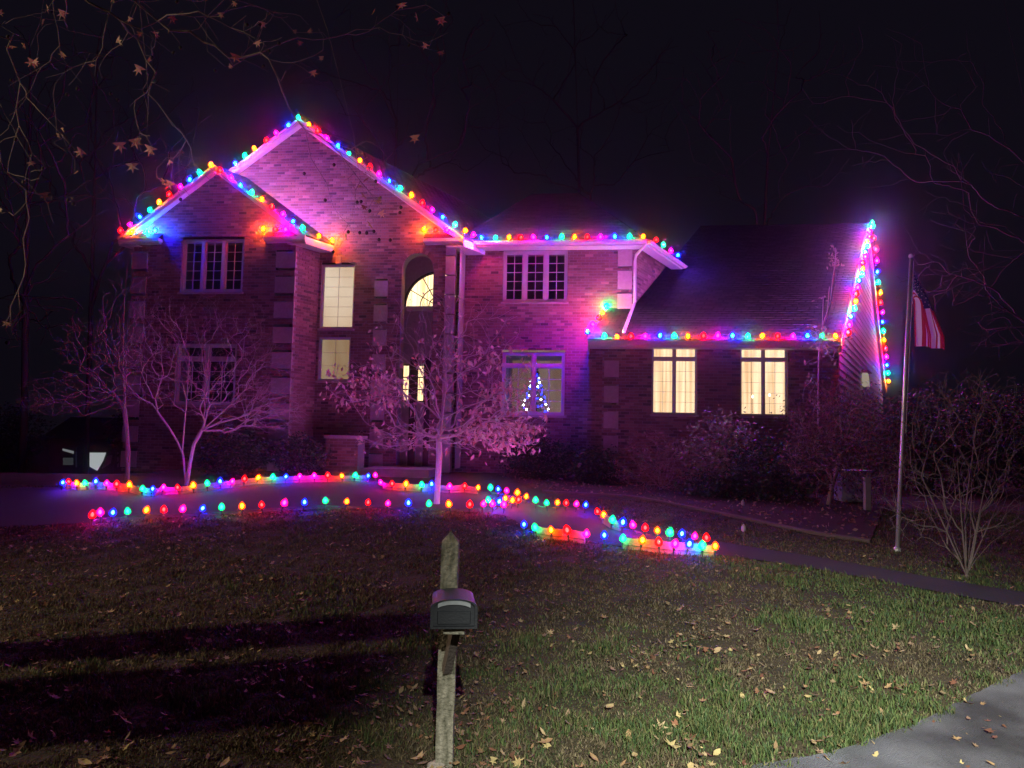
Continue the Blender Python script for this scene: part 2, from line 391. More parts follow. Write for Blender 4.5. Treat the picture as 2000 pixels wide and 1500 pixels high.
def window(u0, u1, w0, w1, v, sashes, grid, lit=None, transom=0, setback=.07, label=None, room=.5, fr=.055, grille=True, back=None, mull=.085, s_=.035, tb=.06):
    """casing and mullions as one mesh; grilles, panes, sill and the curtain or room behind are its pieces"""
    vv = v + setback; m = MB(); d = .07
    m.hbox(u0, u0 + fr, vv - .02, vv + d, w0, w1); m.hbox(u1 - fr, u1, vv - .02, vv + d, w0, w1)
    m.hbox(u0 + fr, u1 - fr, vv - .022, vv + d, w1 - fr, w1); m.hbox(u0 + fr, u1 - fr, vv - .022, vv + d, w0, w0 + fr)
    iu0, iu1 = u0 + fr, u1 - fr; mull = mull if sashes > 1 else 0
    sw = (iu1 - iu0 - mull * (sashes - 1)) / sashes; top = w1 - fr
    cells = []
    for i in range(sashes):
        a = iu0 + i * (sw + mull); b = a + sw
        if i: m.hbox(a - mull, a, vv - .026, vv + d - .004, w0 + fr, w1 - fr)
        if transom:
            tz = top - transom; m.hbox(a, b, vv - .018, vv + d, tz - tb, tz); cells.append((a, b, tz, top, (1, 1))); cells.append((a, b, w0 + fr, tz - tb, grid))
        else: cells.append((a, b, w0 + fr, top, grid))
    o = m.build('window', M['white'], house)
    if label: o['label'] = label
    for a, b, c, e, (gx_, gy_) in cells:
        g = MB()
        g.hbox(a, a + s_, vv + .004, vv + .05, c, e); g.hbox(b - s_, b, vv + .004, vv + .05, c, e)
        g.hbox(a + s_, b - s_, vv + .006, vv + .048, e - s_, e); g.hbox(a + s_, b - s_, vv + .006, vv + .048, c, c + s_)
        a2, b2, c2, e2 = a + s_, b - s_, c + s_, e - s_
        bw = .016 if grille else .0055
        for i in range(1, gx_):
            x = a2 + (b2 - a2) * i / gx_; g.hbox(x - bw / 2, x + bw / 2, vv + .012, vv + .034, c2, e2)
        for j in range(1, gy_):
            z = c2 + (e2 - c2) * j / gy_; g.hbox(a2, b2, vv + .014, vv + .032, z - bw / 2, z + bw / 2)
        g.build('sash', M['white'], o)
        pw, ph = (b2 - a2) / gx_, (e2 - c2) / gy_
        p = MB(); f = lambda u, w: HF * u + HZ * w
        p.hexa([f(-pw / 2, -ph / 2), f(pw / 2, -ph / 2), f(pw / 2, ph / 2), f(-pw / 2, ph / 2)][::-1], [q - HN * .004 for q in (f(-pw / 2, -ph / 2), f(pw / 2, -ph / 2), f(pw / 2, ph / 2), f(-pw / 2, ph / 2))][::-1])
        pm = p.mesh('pane', M['glass'])
        for i in range(gx_):
            for j in range(gy_): link('pane', pm, o, hp(a2 + pw * (i + .5), vv + .025, c2 + ph * (j + .5)))
    s = MB(); s.hbox(u0 - .04, u1 + .04, v - .05, vv - .024, w0 - .06, w0 - .004); s.build('sill', M['stone'], o)
    h = MB(); rd = vv + d + (.10 if lit else room)
    k = 9 if lit else 1
    for i in range(k):                                   # the curtain hangs in soft folds
        a, b = u0 + (u1 - u0) * i / k, u0 + (u1 - u0) * (i + 1) / k; z = .03 if lit else 0
        h.face([hp(a, rd + z * (i % 2), w0), hp(b, rd + z * ((i + 1) % 2), w0), hp(b, rd + z * ((i + 1) % 2), w1), hp(a, rd + z * (i % 2), w1)])
    h.build('curtain' if lit else 'room', lit or M['dark'], o)  # unlit room is a dark sheet, its gloom put into the colour
    r = MB()
    for (a, b, c, e) in ((u0, u0, w0, w1), (u1, u1, w0, w1)): r.face([hp(a, v - .001, c), hp(a, rd + .05, c), hp(a, rd + .05, e), hp(a, v - .001, e)])
    for z in (w0, w1): r.face([hp(u0, v - .001, z), hp(u1, v - .001, z), hp(u1, rd + .05, z), hp(u0, rd + .05, z)])
    r.build('reveal', M['mortar'], o)
    return o

def shingles(p0, p1, q0, q1, parent, exposure=.145, tab=.30):
    """tabs laid on the slope with eave p0-p1 and top edge q0-q1"""
    p0, p1, q0, q1 = (np.array(a, float) for a in (p0, p1, q0, q1)); n = np.cross(p1 - p0, q0 - p0); n /= np.linalg.norm(n)
    if n[2] < 0: n = -n
    L = np.linalg.norm((q0 + q1) / 2 - (p0 + p1) / 2); rows = max(2, int(L / exposure)); m = MB()
    for r in range(rows):
        t0, t1 = r / rows, (r + 1.25) / rows; t1 = min(t1, 1.0)
        a0, b0 = p0 + (q0 - p0) * t0, p1 + (q1 - p1) * t0; a1, b1 = p0 + (q0 - p0) * t1, p1 + (q1 - p1) * t1
        W = np.linalg.norm(b0 - a0)
        if W < .1: continue
        nt_ = max(1, int(W / tab)); off = (r % 2) * .5
        for i in range(nt_ + 1):
            s0, s1 = max(0, (i - off) / nt_), min(1, (i + 1 - off) / nt_ - .006)
            if s1 - s0 < .002: continue
            g = rnd.uniform(.6, 1.35); c = (g, g * rnd.uniform(.95, 1.02), g * rnd.uniform(.92, 1.03)); h = .011 + rnd.uniform(0, .005)
            A, B = a0 + (b0 - a0) * s0, a0 + (b0 - a0) * s1; Cc, D = a1 + (b1 - a1) * s1, a1 + (b1 - a1) * s0
            m.face([A + n * h, B + n * h, Cc + n * .003, D + n * .003], c); m.face([A, B, B + n * h, A + n * h], c)
    o = m.build('shingles', M['shingle'], parent, tint=True); return kind(o, 'stuff')

VS, VB, VM, VW = -1.6, -.8, 0.0, -1.2
# --- small gable bay
SU0, SU1, SA, SE, SK = -10.1, -5.56, -7.83, 7.0, .735
def out_s(w):
    if w <= 6.9: return (SU0, SU1)
    d = (8.88 - (w - .02)) / SK; return (max(SU0, SA - d), min(SU1, SA + d))
W_UL = (-8.72, -6.98, 5.60, 7.02); W_LL = (-8.74, -7.05, 2.62, 4.22)
qs = [.95 + .66 * i for i in range(9)]
brick_wall('bay', VS, out_s, HB, 8.86, [rect(*W_UL), rect(*W_LL)] + [rect(SU0, SU0 + .42, w, w + .43) for w in qs] + [rect(SU1 - .52, SU1, w, w + .43) for w in qs])
quoins(SU0 - .02, SU0 + .415, VS, [w + .003 for w in qs], .42); quoins(SU1 - .515, SU1 + .02, VS, [w + .003 for w in qs], .42)
window(*W_UL, VS, 3, (2, 5), label='dark upper window of three narrow sashes in the small gable')
window(*W_LL, VS, 2, (2, 4), transom=.30, label='dark ground floor window behind the bare branches')
m = MB(); m.face([hs(SU1, VS, HB, VS), hs(SU1, VB + .02, HB, VS), hs(SU1, VB + .02, 7.3, VS), hs(SU1, VS, 7.3, VS)]); m.build('wall', M['mortar'], house)
m = MB()
w = HB
while w < 7.0:                                            # bricks on the side of the bay
    for j in range(4):
        a = VS + .01 + j * .214 + (int(w / .075) % 2) * .1; b = min(a + .2, VB)
        if b - a > .03: m.hexa([hs(SU1, a, w, VS), hs(SU1, b, w, VS), hs(SU1, b, w + BH, VS), hs(SU1, a, w + BH, VS)], [hs(SU1, a, w, VS) + HF * .01, hs(SU1, b, w, VS) + HF * .01, hs(SU1, b, w + BH, VS) + HF * .01, hs(SU1, a, w + BH, VS) + HF * .01], brick_tint())
    w += .075
kind(m.build('brickwork', M['brick'], house, tint=True), 'stuff')
# --- big gable
GU0, GU1, GA, GE, GK = -10.4, -1.50, -5.88, 7.1, .722
def out_b(w):
    if w <= 7.0: return (-6.0, GU1)
    d = (10.42 - (w - .02)) / GK; return (max(-9.4, GA - d), min(GU1, GA + d))
W_ST = (-5.15, -4.22, 4.76, 6.50); W_S2 = (-5.15, -4.27, 3.35, 4.52)
AU0, AU1 = -2.92, -2.06; AC, AR, AS = (AU0 + AU1) / 2, (AU1 - AU0) / 2, 6.36
def arch(lo, hi):
    if hi <= AS: return (AU0, AU1) if lo > 1.1 else None
    z = max(hi - .0, AS) - AS
    zl = lo - AS
    if zl >= AR + .06: return None
    r = math.sqrt(max(0, AR * AR - max(0, zl) ** 2) ); return (AC - r, AC + r) if r > .03 else None
qe = [1.0 + .66 * i for i in range(8)]; qg = [1.0 + .52 * i for i in range(12)]
brick_wall('gable', VB, out_b, HB, 10.40, [rect(*W_ST), rect(*W_S2), arch] + [rect(-3.66, -3.28, w, w + .43) for w in qe] + [rect(GU1 - .24, GU1, w, w + .49) for w in qg])
quoins(-3.655, -3.285, VB, [w + .003 for w in qe], .42, .035, .1); quoins(GU1 - .235, GU1 + .02, VB, [w + .003 for w in qg], .48)
window(*W_ST, VB, 1, fr=.035, s_=.02, grid=(2, 6), lit=M['stair'], grille=False, label='tall lit stair window with a pale shade')
window(*W_S2, VB, 1, fr=.035, s_=.02, grid=(2, 3), lit=M['stair2'], grille=False, label='short dimly lit window below the tall stair window')
# flat stone head over the stair window
m = MB(); m.hbox(-4.76, -4.62, VB - .03, VB + .05, 6.51, 6.72); m.build('keystone', M['stone'], house)
# arched entrance: vault, back wall with fan light, door with side lights
ED = 1.0; vE = VB + ED; sE = T * ED * .55
def es(u, v, w): return hp(u, v, w)
N_A = 20; angs = [math.pi * i / N_A for i in range(N_A + 1)]
m = MB(); arcp = [(AC + AR * math.cos(a), AS + AR * math.sin(a)) for a in angs]
prof = [(AU1, 1.1)] + arcp + [(AU0, 1.1)]
for i in range(len(prof) - 1):
    (a, b), (c, d) = prof[i], prof[i + 1]; m.face([es(a, VB - .004, b), es(c, VB - .004, d), es(c, VB + .34, d), es(a, VB + .34, b)])
m.build('entrance_vault', M['mortar'], house)
m = MB()
for x in (AU0 - .7, AU1 + .7): m.face([es(x, VB + .01, 1.1), es(x, vE + .02, 1.1), es(x, vE + .02, 7.0), es(x, VB + .01, 7.0)])
m.face([es(AU0 - .7, VB + .01, 6.95), es(AU1 + .7, VB + .01, 6.95), es(AU1 + .7, vE + .02, 6.95), es(AU0 - .7, vE + .02, 6.95)]); m.build('vestibule_wall', M['mortar'], house)
m = MB()                                                   # arch ring of stones
for i in range(19):
    a, b = math.pi * i / 19 + .012, math.pi * (i + 1) / 19 - .012; ro = AR + .12
    f = lambda r, t: (AC + r * math.cos(t), AS + r * math.sin(t))
    q = [f(AR, a), f(AR, b), f(ro, b), f(ro, a)]
    s = MB(); s.hexa([hp(x, VB + .06, z) for x, z in q], [hp(x, VB - .014, z) for x, z in q]); s.t = [brick_tint()] * len(s.t); s.build('arch_brick', M['brick'], house, tint=True)
m = MB(); m.face([es(AU0 - .8, vE + .02, 1.05), es(AU1 + .8, vE + .02, 1.05), es(AU1 + .8, vE + .02, 7.0), es(AU0 - .8, vE + .02, 7.0)]); m.build('entrance_back_wall', M['stone'], house)
fc = -2.12; fr_ = .95; fz = 5.52                       # fan light, its right side behind the jamb
m = MB(); n = 18; ring = [(fc + fr_ * math.cos(math.pi * i / n), fz + fr_ * math.sin(math.pi * i / n)) for i in range(n + 1)]
m.face([es(x, vE - .005, z) for x, z in ring]); fan = m.build('fan_light', M['hall'], house)
m = MB()
for i in range(n):
    a, b = math.pi * i / n, math.pi * (i + 1) / n; f = lambda r, t: (fc + r * math.cos(t), fz + r * math.sin(t)); q = [f(fr_ - .02, a), f(fr_ - .02, b), f(fr_ + .05, b), f(fr_ + .05, a)]
    m.hexa([es(x, vE + .01, z) for x, z in q], [es(x, vE - .05, z) for x, z in q])
for i in range(1, 6):
    t = math.pi * i / 6; m.bar(es(fc, vE - .025, fz), es(fc + fr_ * math.cos(t), vE - .025, fz + fr_ * math.sin(t)), HN, .022, .03)
for rr in (.28, .53):
    for i in range(n):
        a, b = math.pi * i / n, math.pi * (i + 1) / n; m.bar(es(fc + rr * math.cos(a), vE - .025, fz + rr * math.sin(a)), es(fc + rr * math.cos(b), vE - .025, fz + rr * math.sin(b)), HN, .02, .028)
m.build('frame', M['darkbark'], fan)
def eb(mb, u0, u1, v0, v1, w0, w1): mb.hexa([es(u0, v0, w0), es(u1, v0, w0), es(u1, v1, w0), es(u0, v1, w0)], [es(u0, v0, w1), es(u1, v0, w1), es(u1, v1, w1), es(u0, v1, w1)])
m = MB(); eb(m, fc - .9, fc + .9, vE - .06, vE + .01, 5.40, 5.53); m.build('door_cornice', M['white'], house)
m = MB(); eb(m, -2.87, -2.67, vE - .05, vE + .01, 1.1, 4.1); eb(m, -2.45, -2.0, vE - .045, vE + .01, 1.1, 4.1)
door = m.build('door', M['door'], house)
for a, b in ((-3.08, -2.88), (-2.66, -2.46)):
    m = MB(); m.face([es(a, vE - .03, 2.9), es(b, vE - .03, 2.9), es(b, vE - .03, 3.86), es(a, vE - .03, 3.86)]); s = m.build('side_light', M['hall'], house)
    m = MB()
    for x in (a, b): eb(m, x - .02, x + .02, vE - .06, vE - .02, 2.86, 3.9)
    for z in (2.88, 3.2, 3.54, 3.88): eb(m, a, b, vE - .055, vE - .025, z - .015, z + .015)
    m.build('frame', M['darkbark'], s)
m = MB(); eb(m, -2.72, -2.69, vE - .08, vE - .051, 2.1, 2.3); m.build('handle', M['pole'], door)
m = MB(); m.hbox(-3.4, -1.7, -2.2, VB - .012, .9, 1.12); m.build('porch_step', M['kerb'], house)
# low porch wall
pu0, pw1 = uw(637, 850, -2.3); pu1, _ = uw(700, 850, -2.3)
brick_wall('porch', -2.3, lambda w: (pu0, pu1), .8, pw1 - .07, [])
m = MB(); m.hbox(pu0 - .04, pu1 + .04, -2.35, -1.7, pw1 - .07, pw1); m.build('coping', M['stone'], house)
m = MB(); m.hbox(pu0 + .01, pu1 - .01, -2.29, -1.75, .8, pw1 - .072); m.build('porch_pier', M['mortar'], house)
# --- main block
MU0, MU1, ME = -1.6, 3.15, 7.32
W_UR = (-.31, 1.45, 5.62, 7.03); W_LR = (-.28, 1.42, 2.55, 4.25)
qm = [1.0 + .62 * i for i in range(10)]
mw = brick_wall('main', VM, lambda w: (MU0, MU1), HB, 7.10, [rect(*W_UR), rect(*W_LR)] + [rect(MU1 - .36, MU1, w, w + .5) for w in qm], loose=(1.6, 2.9, 5.5, 7.2))
place_loose_bricks(mw)
quoins(MU1 - .355, MU1 + .025, VM, [w + .003 for w in qm], .49)
window(*W_UR, VM, 3, (2, 5), label='dark upper window of three white sashes lit pink by the eave lights')
window(*W_LR, VM, 2, (2, 4), transom=.28, lit=None, room=2.4, back=M['parlour'], label='wide ground floor window with a lit tree inside')
m = MB(); ps = M['siding']
m.face([hs(MU1, 0, HB, 0), hs(MU1, 6, HB, 0), hs(MU1, 6, 7.25, 0), hs(MU1, 0, 7.25, 0)]); m.build('wall', M['mortar'], house)
m = MB(); w = 4.6
while w < 7.2:
    a = .02 + (int(w / .075) % 2) * .1
    while a < 3.6:
        b = a + .2; m.hexa([hs(MU1, a, w, 0), hs(MU1, b, w, 0), hs(MU1, b, w + BH, 0), hs(MU1, a, w + BH, 0)], [hs(MU1, a, w, 0) + HF * .012, hs(MU1, b, w, 0) + HF * .012, hs(MU1, b, w + BH, 0) + HF * .012, hs(MU1, a, w + BH, 0) + HF * .012], brick_tint()); a += .214
    w += .075
kind(m.build('brickwork', M['brick'], house, tint=True), 'stuff')
# parlour: no lamp inside, its far wall glows in place of room light
# --- wing
WU0, WU1, WE, WK = 2.42, 8.065, 4.36, .655
W_W1 = (3.64, 4.74, 2.60, 4.28); W_W2 = (5.77, 6.89, 2.60, 4.28)
qw = [2.0 + .64 * i for i in range(4)]; qw = [1.0, 1.62] + [2.22, 2.86, 3.50, 4.02][:3]
brick_wall('wing', VW, lambda w: (WU0, WU1), HB, 4.34, [rect(*W_W1), rect(*W_W2)] + [rect(WU0 + .04, WU0 + .41, w, w + .42) for w in qw])
quoins(WU0 + .043, WU0 + .407, VW, [w + .003 for w in qw], .412)
window(*W_W1, VW, 2, (2, 5), lit=M['room'], transom=.24, grille=False, fr=.028, mull=.055, s_=.018, tb=.07, label='lit curtained window nearer the middle of the house')
window(*W_W2, VW, 2, (2, 5), lit=M['room'], transom=.24, grille=False, fr=.028, mull=.055, s_=.018, tb=.07, label='lit curtained window nearer the flagpole')
m = MB(); m.face([hp(WU0, VW, HB), hp(WU0, VM, HB), hp(WU0, VM, 4.3), hp(WU0, VW, 4.3)]); m.build('wall', M['mortar'], house)

# --- roofs
def slab(pts, t):
    m = MB(); pts = [np.array(p, float) for p in pts]; n = np.cross(pts[1] - pts[0], pts[-1] - pts[0]); n /= np.linalg.norm(n)
    if n[2] < 0: n = -n
    if len(pts) == 4: m.hexa([p - n * t for p in pts], pts)
    else:
        m.face(pts); m.face([p - n * t for p in pts][::-1])
        for i in range(len(pts)): j = (i + 1) % len(pts); m.face([pts[i], pts[j], pts[j] - n * t, pts[i] - n * t])
    return m
def gable_roof(uc, half, apex, k, vf, vb, name='roof'):
    """two slopes over a front gable, with rake boards and cornice returns"""
    e = apex - half * k
    for s in (-1, 1):
        p = [hp(uc + s * half, vf, e), hs(uc + s * half, vb, e, vf), hs(uc, vb, apex, vf), hp(uc, vf, apex)]
        o = slab(p if s < 0 else p, .10).build('roof', M['roofdeck'], house)
        shingles(p[0] + HZ * .004, p[1] + HZ * .004, p[3] + HZ * .004, p[2] + HZ * .004, o)
        # rake board: a deep moulding and a thin upper one
        c, d = math.cos(math.atan(k)), math.sin(math.atan(k))
        for (lo, hi, vo, th) in ((.02, .135, .0, .035), (-.005, .05, -.035, .03)):
            q = []
            for (uu, ww) in ((uc + s * half, e), (uc, apex)):
                q += [(uu, ww - lo / c), (uu, ww - hi / c)]
            A = [hp(q[0][0], vf + vo - th, q[0][1]), hp(q[1][0], vf + vo - th, q[1][1]), hp(q[3][0], vf + vo - th, q[3][1]), hp(q[2][0], vf + vo - th, q[2][1])]
            B = [hp(q[0][0], vf + vo - .002, q[0][1]), hp(q[1][0], vf + vo - .002, q[1][1]), hp(q[3][0], vf + vo - .002, q[3][1]), hp(q[2][0], vf + vo - .002, q[2][1])]
            b = MB(); b.hexa(A, B); b.build('rake_board', M['white'], o)
        # soffit under the overhang
        b = MB(); z = -.14 / c
        b.hexa([hp(uc + s * half, vf, e + z), hp(uc, vf, apex + z), hp(uc, vf + .17, apex + z), hp(uc + s * half, vf + .17, e + z)], [hp(uc + s * half, vf, e + z + .03), hp(uc, vf, apex + z + .03), hp(uc, vf + .17, apex + z + .03), hp(uc + s * half, vf + .17, e + z + .03)])
        b.build('soffit', M['white'], o)
        # side eave: fascia and soffit running back
        b = MB(); b.hexa([hp(uc + s * half, vf, e - .19), hs(uc + s * half, vb, e - .19, vf), hs(uc + s * (half - .03), vb, e - .19, vf), hp(uc + s * (half - .03), vf, e - .19)], [hp(uc + s * half, vf, e - .03), hs(uc + s * half, vb, e - .03, vf), hs(uc + s * (half - .03), vb, e - .03, vf), hp(uc + s * (half - .03), vf, e - .03)])
        b.hexa([hp(uc + s * half, vf, e - .215), hs(uc + s * half, vb, e - .215, vf), hs(uc + s * (half - .5), vb, e - .215, vf), hp(uc + s * (half - .5), vf, e - .215)], [hp(uc + s * half, vf, e - .192), hs(uc + s * half, vb, e - .192, vf), hs(uc + s * (half - .5), vb, e - .192, vf), hp(uc + s * (half - .5), vf, e - .192)])
        b.build('fascia', M['white'], o)
def cornice_return(u0, u1, vf, vb, w):
    m = MB(); m.hbox(u0, u1, vf - .03, vb, w - .05, w + .03); m.hbox(u0 + .03, u1 - .03, vf + .06, vb - .002, w - .10, w - .052)
    o = m.build('cornice_return', M['white'], house)
    t = MB(); t.hexa([hp(u0, vf - .03, w + .032), hp(u1, vf - .03, w + .032), hp(u1, vb, w + .032), hp(u0, vb, w + .032)], [hp(u0, vf + .0, w + .05), hp(u1, vf + .0, w + .05), hp(u1, vb, w + .20), hp(u0, vb, w + .20)]); t.build('flashing', M['roofdeck'], o)
gable_roof(SA, 2.60, 8.95, SK, VS - .16, VB + 2.0)
gable_roof(GA, 4.66, 10.50, GK, VB - .16, 7.0)
cornice_return(-10.38, -9.28, VS - .18, VS - .012, 6.98); cornice_return(-6.38, -5.25, VS - .18, VS - .012, 6.98)
cornice_return(-2.32, -1.24, VB - .18, VB - .012, 7.10)
# main roof: front slope with a hip at its right end
e0, e1 = hp(-1.6, -.45, 7.20), hp(3.52, -.45, 7.20); e2 = hs(3.52, 6.5, 7.20, -.45)
r0, r1 = hp(-1.6 + T * 4.0, 3.6, 9.8), hs(3.52 - 3.3, 3.6, 9.8, -.45) ; r1 = hp(1.6, 3.6, 9.8)
o = slab([e0, e1, r1, r0], .10).build('roof', M['roofdeck'], house); shingles(e0 + HZ * .004, e1 + HZ * .004, r0 + HZ * .004, r1 + HZ * .004, o)
o2 = slab([e1, e2, r1], .10).build('roof', M['roofdeck'], house); shingles(e1 + HZ * .004, e2 + HZ * .004, r1 + HZ * .004, r1 + HZ * .004 + HN * .01, o2)
m = MB(); m.hexa([hp(-1.5, -.45, 7.03), hp(3.52, -.45, 7.03), hp(3.52, -.42, 7.03), hp(-1.5, -.42, 7.03)], [hp(-1.5, -.45, 7.14), hp(3.52, -.45, 7.14), hp(3.52, -.42, 7.14), hp(-1.5, -.42, 7.14)])
m.hbox(-1.5, 3.5, -.42, -.012, 7.035, 7.06); m.build('fascia', M['white'], o)
m = MB(); m.hexa([hs(3.49, -.45, 7.03, -.45), hs(3.52, -.45, 7.03, -.45), hs(3.52, 5, 7.03, -.45), hs(3.49, 5, 7.03, -.45)], [hs(3.49, -.45, 7.14, -.45), hs(3.52, -.45, 7.14, -.45), hs(3.52, 5, 7.14, -.45), hs(3.49, 5, 7.14, -.45)])
m.hexa([hs(3.2, 0, 7.035, -.45), hs(3.5, -.4, 7.035, -.45), hs(3.5, 5, 7.035, -.45), hs(3.2, 5, 7.035, -.45)], [hs(3.2, 0, 7.06, -.45), hs(3.5, -.4, 7.06, -.45), hs(3.5, 5, 7.06, -.45), hs(3.2, 5, 7.06, -.45)]); m.build('fascia', M['white'], o2)
def gutter(a, b, out, parent):
    """an open trough along the eave"""
    a = np.array(a); b = np.array(b); m = MB(); pr = [(0, 0), (0, -.10), (.075, -.10), (.105, -.04), (.105, 0), (.09, 0), (.09, -.035), (.066, -.088), (.012, -.088), (.012, 0)]
    A = [a + out * x + HZ * z for x, z in pr]; B = [b + out * x + HZ * z for x, z in pr]
    for i in range(len(pr)): j = (i + 1) % len(pr); m.face([A[i], A[j], B[j], B[i]])
    m.face(A[::-1]); m.face(B); return m.build('gutter', M['white'], parent)
gutter(hp(-1.15, -.453, 7.17), hp(3.52, -.453, 7.17), -HN, o)
gutter(hs(3.523, -.43, 7.17, -.45), hs(3.523, 4, 7.17, -.45), HF, o2)
# downspout at the right corner, then laid down the wing roof
m = MB(); c = [hp(3.50, -.50, 7.10), hp(3.46, -.42, 7.0), hp(3.27, -.10, 6.86), hp(3.25, -.07, 6.7), hp(3.25, -.07, 5.62), hp(3.22, -.14, 5.50), hp(2.93, -1.55, 4.60)]
m.tube(c, .042, 8); m.build('downspout', M['white'], house, smooth=True)
# wing roof: hip at the left, gable end at the right
EVW = VW - .4
ea, eb_ = hp(2.05, EVW, WE + .03), hp(7.98, EVW, WE + .03)
VR = 6.0; wr = WE + .03 + WK * (VR - EVW)
ra, rb = hp(2.05, VR, wr), hs(7.98, VR, wr, EVW)
ht = hp(2.55, -.005, WE + .03 + WK * (0 - EVW))             # where the hip meets the main wall
p1 = hp(3.18, -.005, WE + .03 + WK * (0 - EVW)); p2 = hs(MU1 + .04, VR, wr, 0)
o3 = slab([ea, eb_, hs(7.98, 0, WE + .03 + WK * (-EVW), EVW), ht], .10).build('roof', M['roofdeck'], house)
shingles(ea + HZ * .004, eb_ + HZ * .004, ht + HZ * .004, hs(7.98, 0, WE + .03 + WK * (-EVW), EVW) + HZ * .004, o3)
q = [p1 + HN * .006 , hs(7.98, 0, WE + .03 + WK * (-EVW), EVW), rb, p2]
o4 = slab(q, .10).build('roof', M['roofdeck'], house); shingles(q[0] + HZ * .004, q[1] + HZ * .004, q[3] + HZ * .004, q[2] + HZ * .004, o4)
vb_ = VR + (VR - EVW); rear_e = hs(7.98, vb_, WE + .03, EVW)
o5 = slab([p2, rb, rear_e, hs(MU1, vb_, WE + .03, 0)], .10).build('roof', M['roofdeck'], house)
lh = hp(2.05, -.005, WE + .03)
o6 = slab([lh, ea, ht], .08).build('roof', M['roofdeck'], house)
m = MB(); m.hexa([hp(2.05, EVW, WE - .16), hp(7.96, EVW, WE - .16), hp(7.96, EVW + .03, WE - .16), hp(2.05, EVW + .03, WE - .16)], [hp(2.05, EVW, WE), hp(7.96, EVW, WE), hp(7.96, EVW + .03, WE), hp(2.05, EVW + .03, WE)])
m.hbox(2.08, 7.96, EVW + .03, VW - .012, WE - .155, WE - .125); m.hbox(2.05, 2.08, EVW + .032, -.012, WE - .16, WE)
m.build('fascia', M['white'], o3)
gutter(hp(2.05, EVW - .003, WE + .01), hp(7.98, EVW - .003, WE + .01), -HN, o3)
# right gable end: siding boards and rake boards
GD = HN + HF * T; GD = GD / np.linalg.norm(GD); GN = np.cross(GD, HZ)
def ge(v, w, out=0.0): return hs(7.90, v, w, EVW) + GN * out
m = MB(); m.face([ge(VW, HB), ge(vb_ - .4, HB), ge(vb_ - .4, WE), ge(VR, wr - .1), ge(VW, WE)]); gw = m.build('gable_wall', M['mortar'], house)
w = 1.0
while w < wr - .25:
    hi = w + .19
    lim = lambda ww: (VW if ww < WE else EVW + (ww - WE + .12) / WK, vb_ - .4 if ww < WE else vb_ - (ww - WE + .12) / WK)
    a0, a1 = lim(w); b0, b1 = lim(hi); a0, b0 = max(a0, VW), max(b0, VW); a1, b1 = min(a1, vb_ - .4), min(b1, vb_ - .4)
    if b1 > b0:
        m = MB(); m.hexa([ge(a0, w, .002), ge(a1, w, .002), ge(b1, hi, .002), ge(b0, hi, .002)], [ge(a0, w, .022), ge(a1, w, .022), ge(b1, hi, .010), ge(b0, hi, .010)]); m.build('siding_board', M['siding'], gw)
    w += .185
for (v0_, v1_) in ((EVW, VR), (vb_, VR)):
    b = MB(); q = [(v0_, WE + .03), (VR, wr)]
    A = [ge(q[0][0], q[0][1] - .27, .10), ge(q[0][0], q[0][1] - .02, .10), ge(q[1][0], q[1][1] - .02, .10), ge(q[1][0], q[1][1] - .27, .10)]
    b.hexa(A, [p + GN * .03 for p in A]); b.build('rake_board', M['white'], house)
    b = MB(); A = [ge(q[0][0], q[0][1] - .27, 0), ge(q[1][0], q[1][1] - .27, 0), ge(q[1][0], q[1][1] - .27, .10), ge(q[0][0], q[0][1] - .27, .10)]; b.hexa(A, [p - HZ * .02 for p in A]); b.build('soffit', M['white'], house)
lq = uw(1688, 742, 0)

# small white box with a faint glow on the gable end
d = ray(1689, 742); t = ((ge(0, 3) + GN * .1 - CAM) @ GN) / (d @ GN); fx = CAM + d * t
fixture = thing('wall_fixture', 'small white glowing fixture low on the right gable end', 'fixture', fx)
m = MB(); m.hexa([fx + GD * a + HZ * b + GN * c for a, b, c in ((-.35, -.2, -.05), (.35, -.2, -.05), (.35, -.2, .12), (-.35, -.2, .12))], [fx + GD * a + HZ * b + GN * c for a, b, c in ((-.28, .2, -.05), (.28, .2, -.05), (.28, .2, .09), (-.28, .2, .09))]); m.build('body', emit('fixture_glow', (1, .85, .65), .3), fixture, origin=fx)
m = MB(); m.lathe([(.22, .2), (.10, .30), (.02, .34)], 8, tuple(fx)); m.build('cap', M['darkbark'], fixture, origin=fx)

CG = emit('dot_glow', (1, .86, .62), 9)  # glowing dots added for two bright spots in the window; stems made up
for px, py, lab in ((1470, 775, 'small added glow dot in the left sash of the window nearest the flagpole'), (1503, 772, 'small added glow dot in the right sash of the window nearest the flagpole')):
    p = hpx(px, py, VW + .19); c = thing('window_glow_dot', lab, 'glow dot', p, 'glow dots added in the lit window')
    m = MB(); m.lathe([(.006, -.03), (.020, -.01), (.024, .006), (.012, .03), (.003, .045)], 8, tuple(p)); m.build('glow_dot', CG, c, origin=p)
    m = MB(); m.lathe([(.02, 2.67 - p[2]), (.004, 2.70 - p[2]), (.004, -.03)], 8, tuple(p)); m.build('dot_stem', M['white'], c, origin=p)
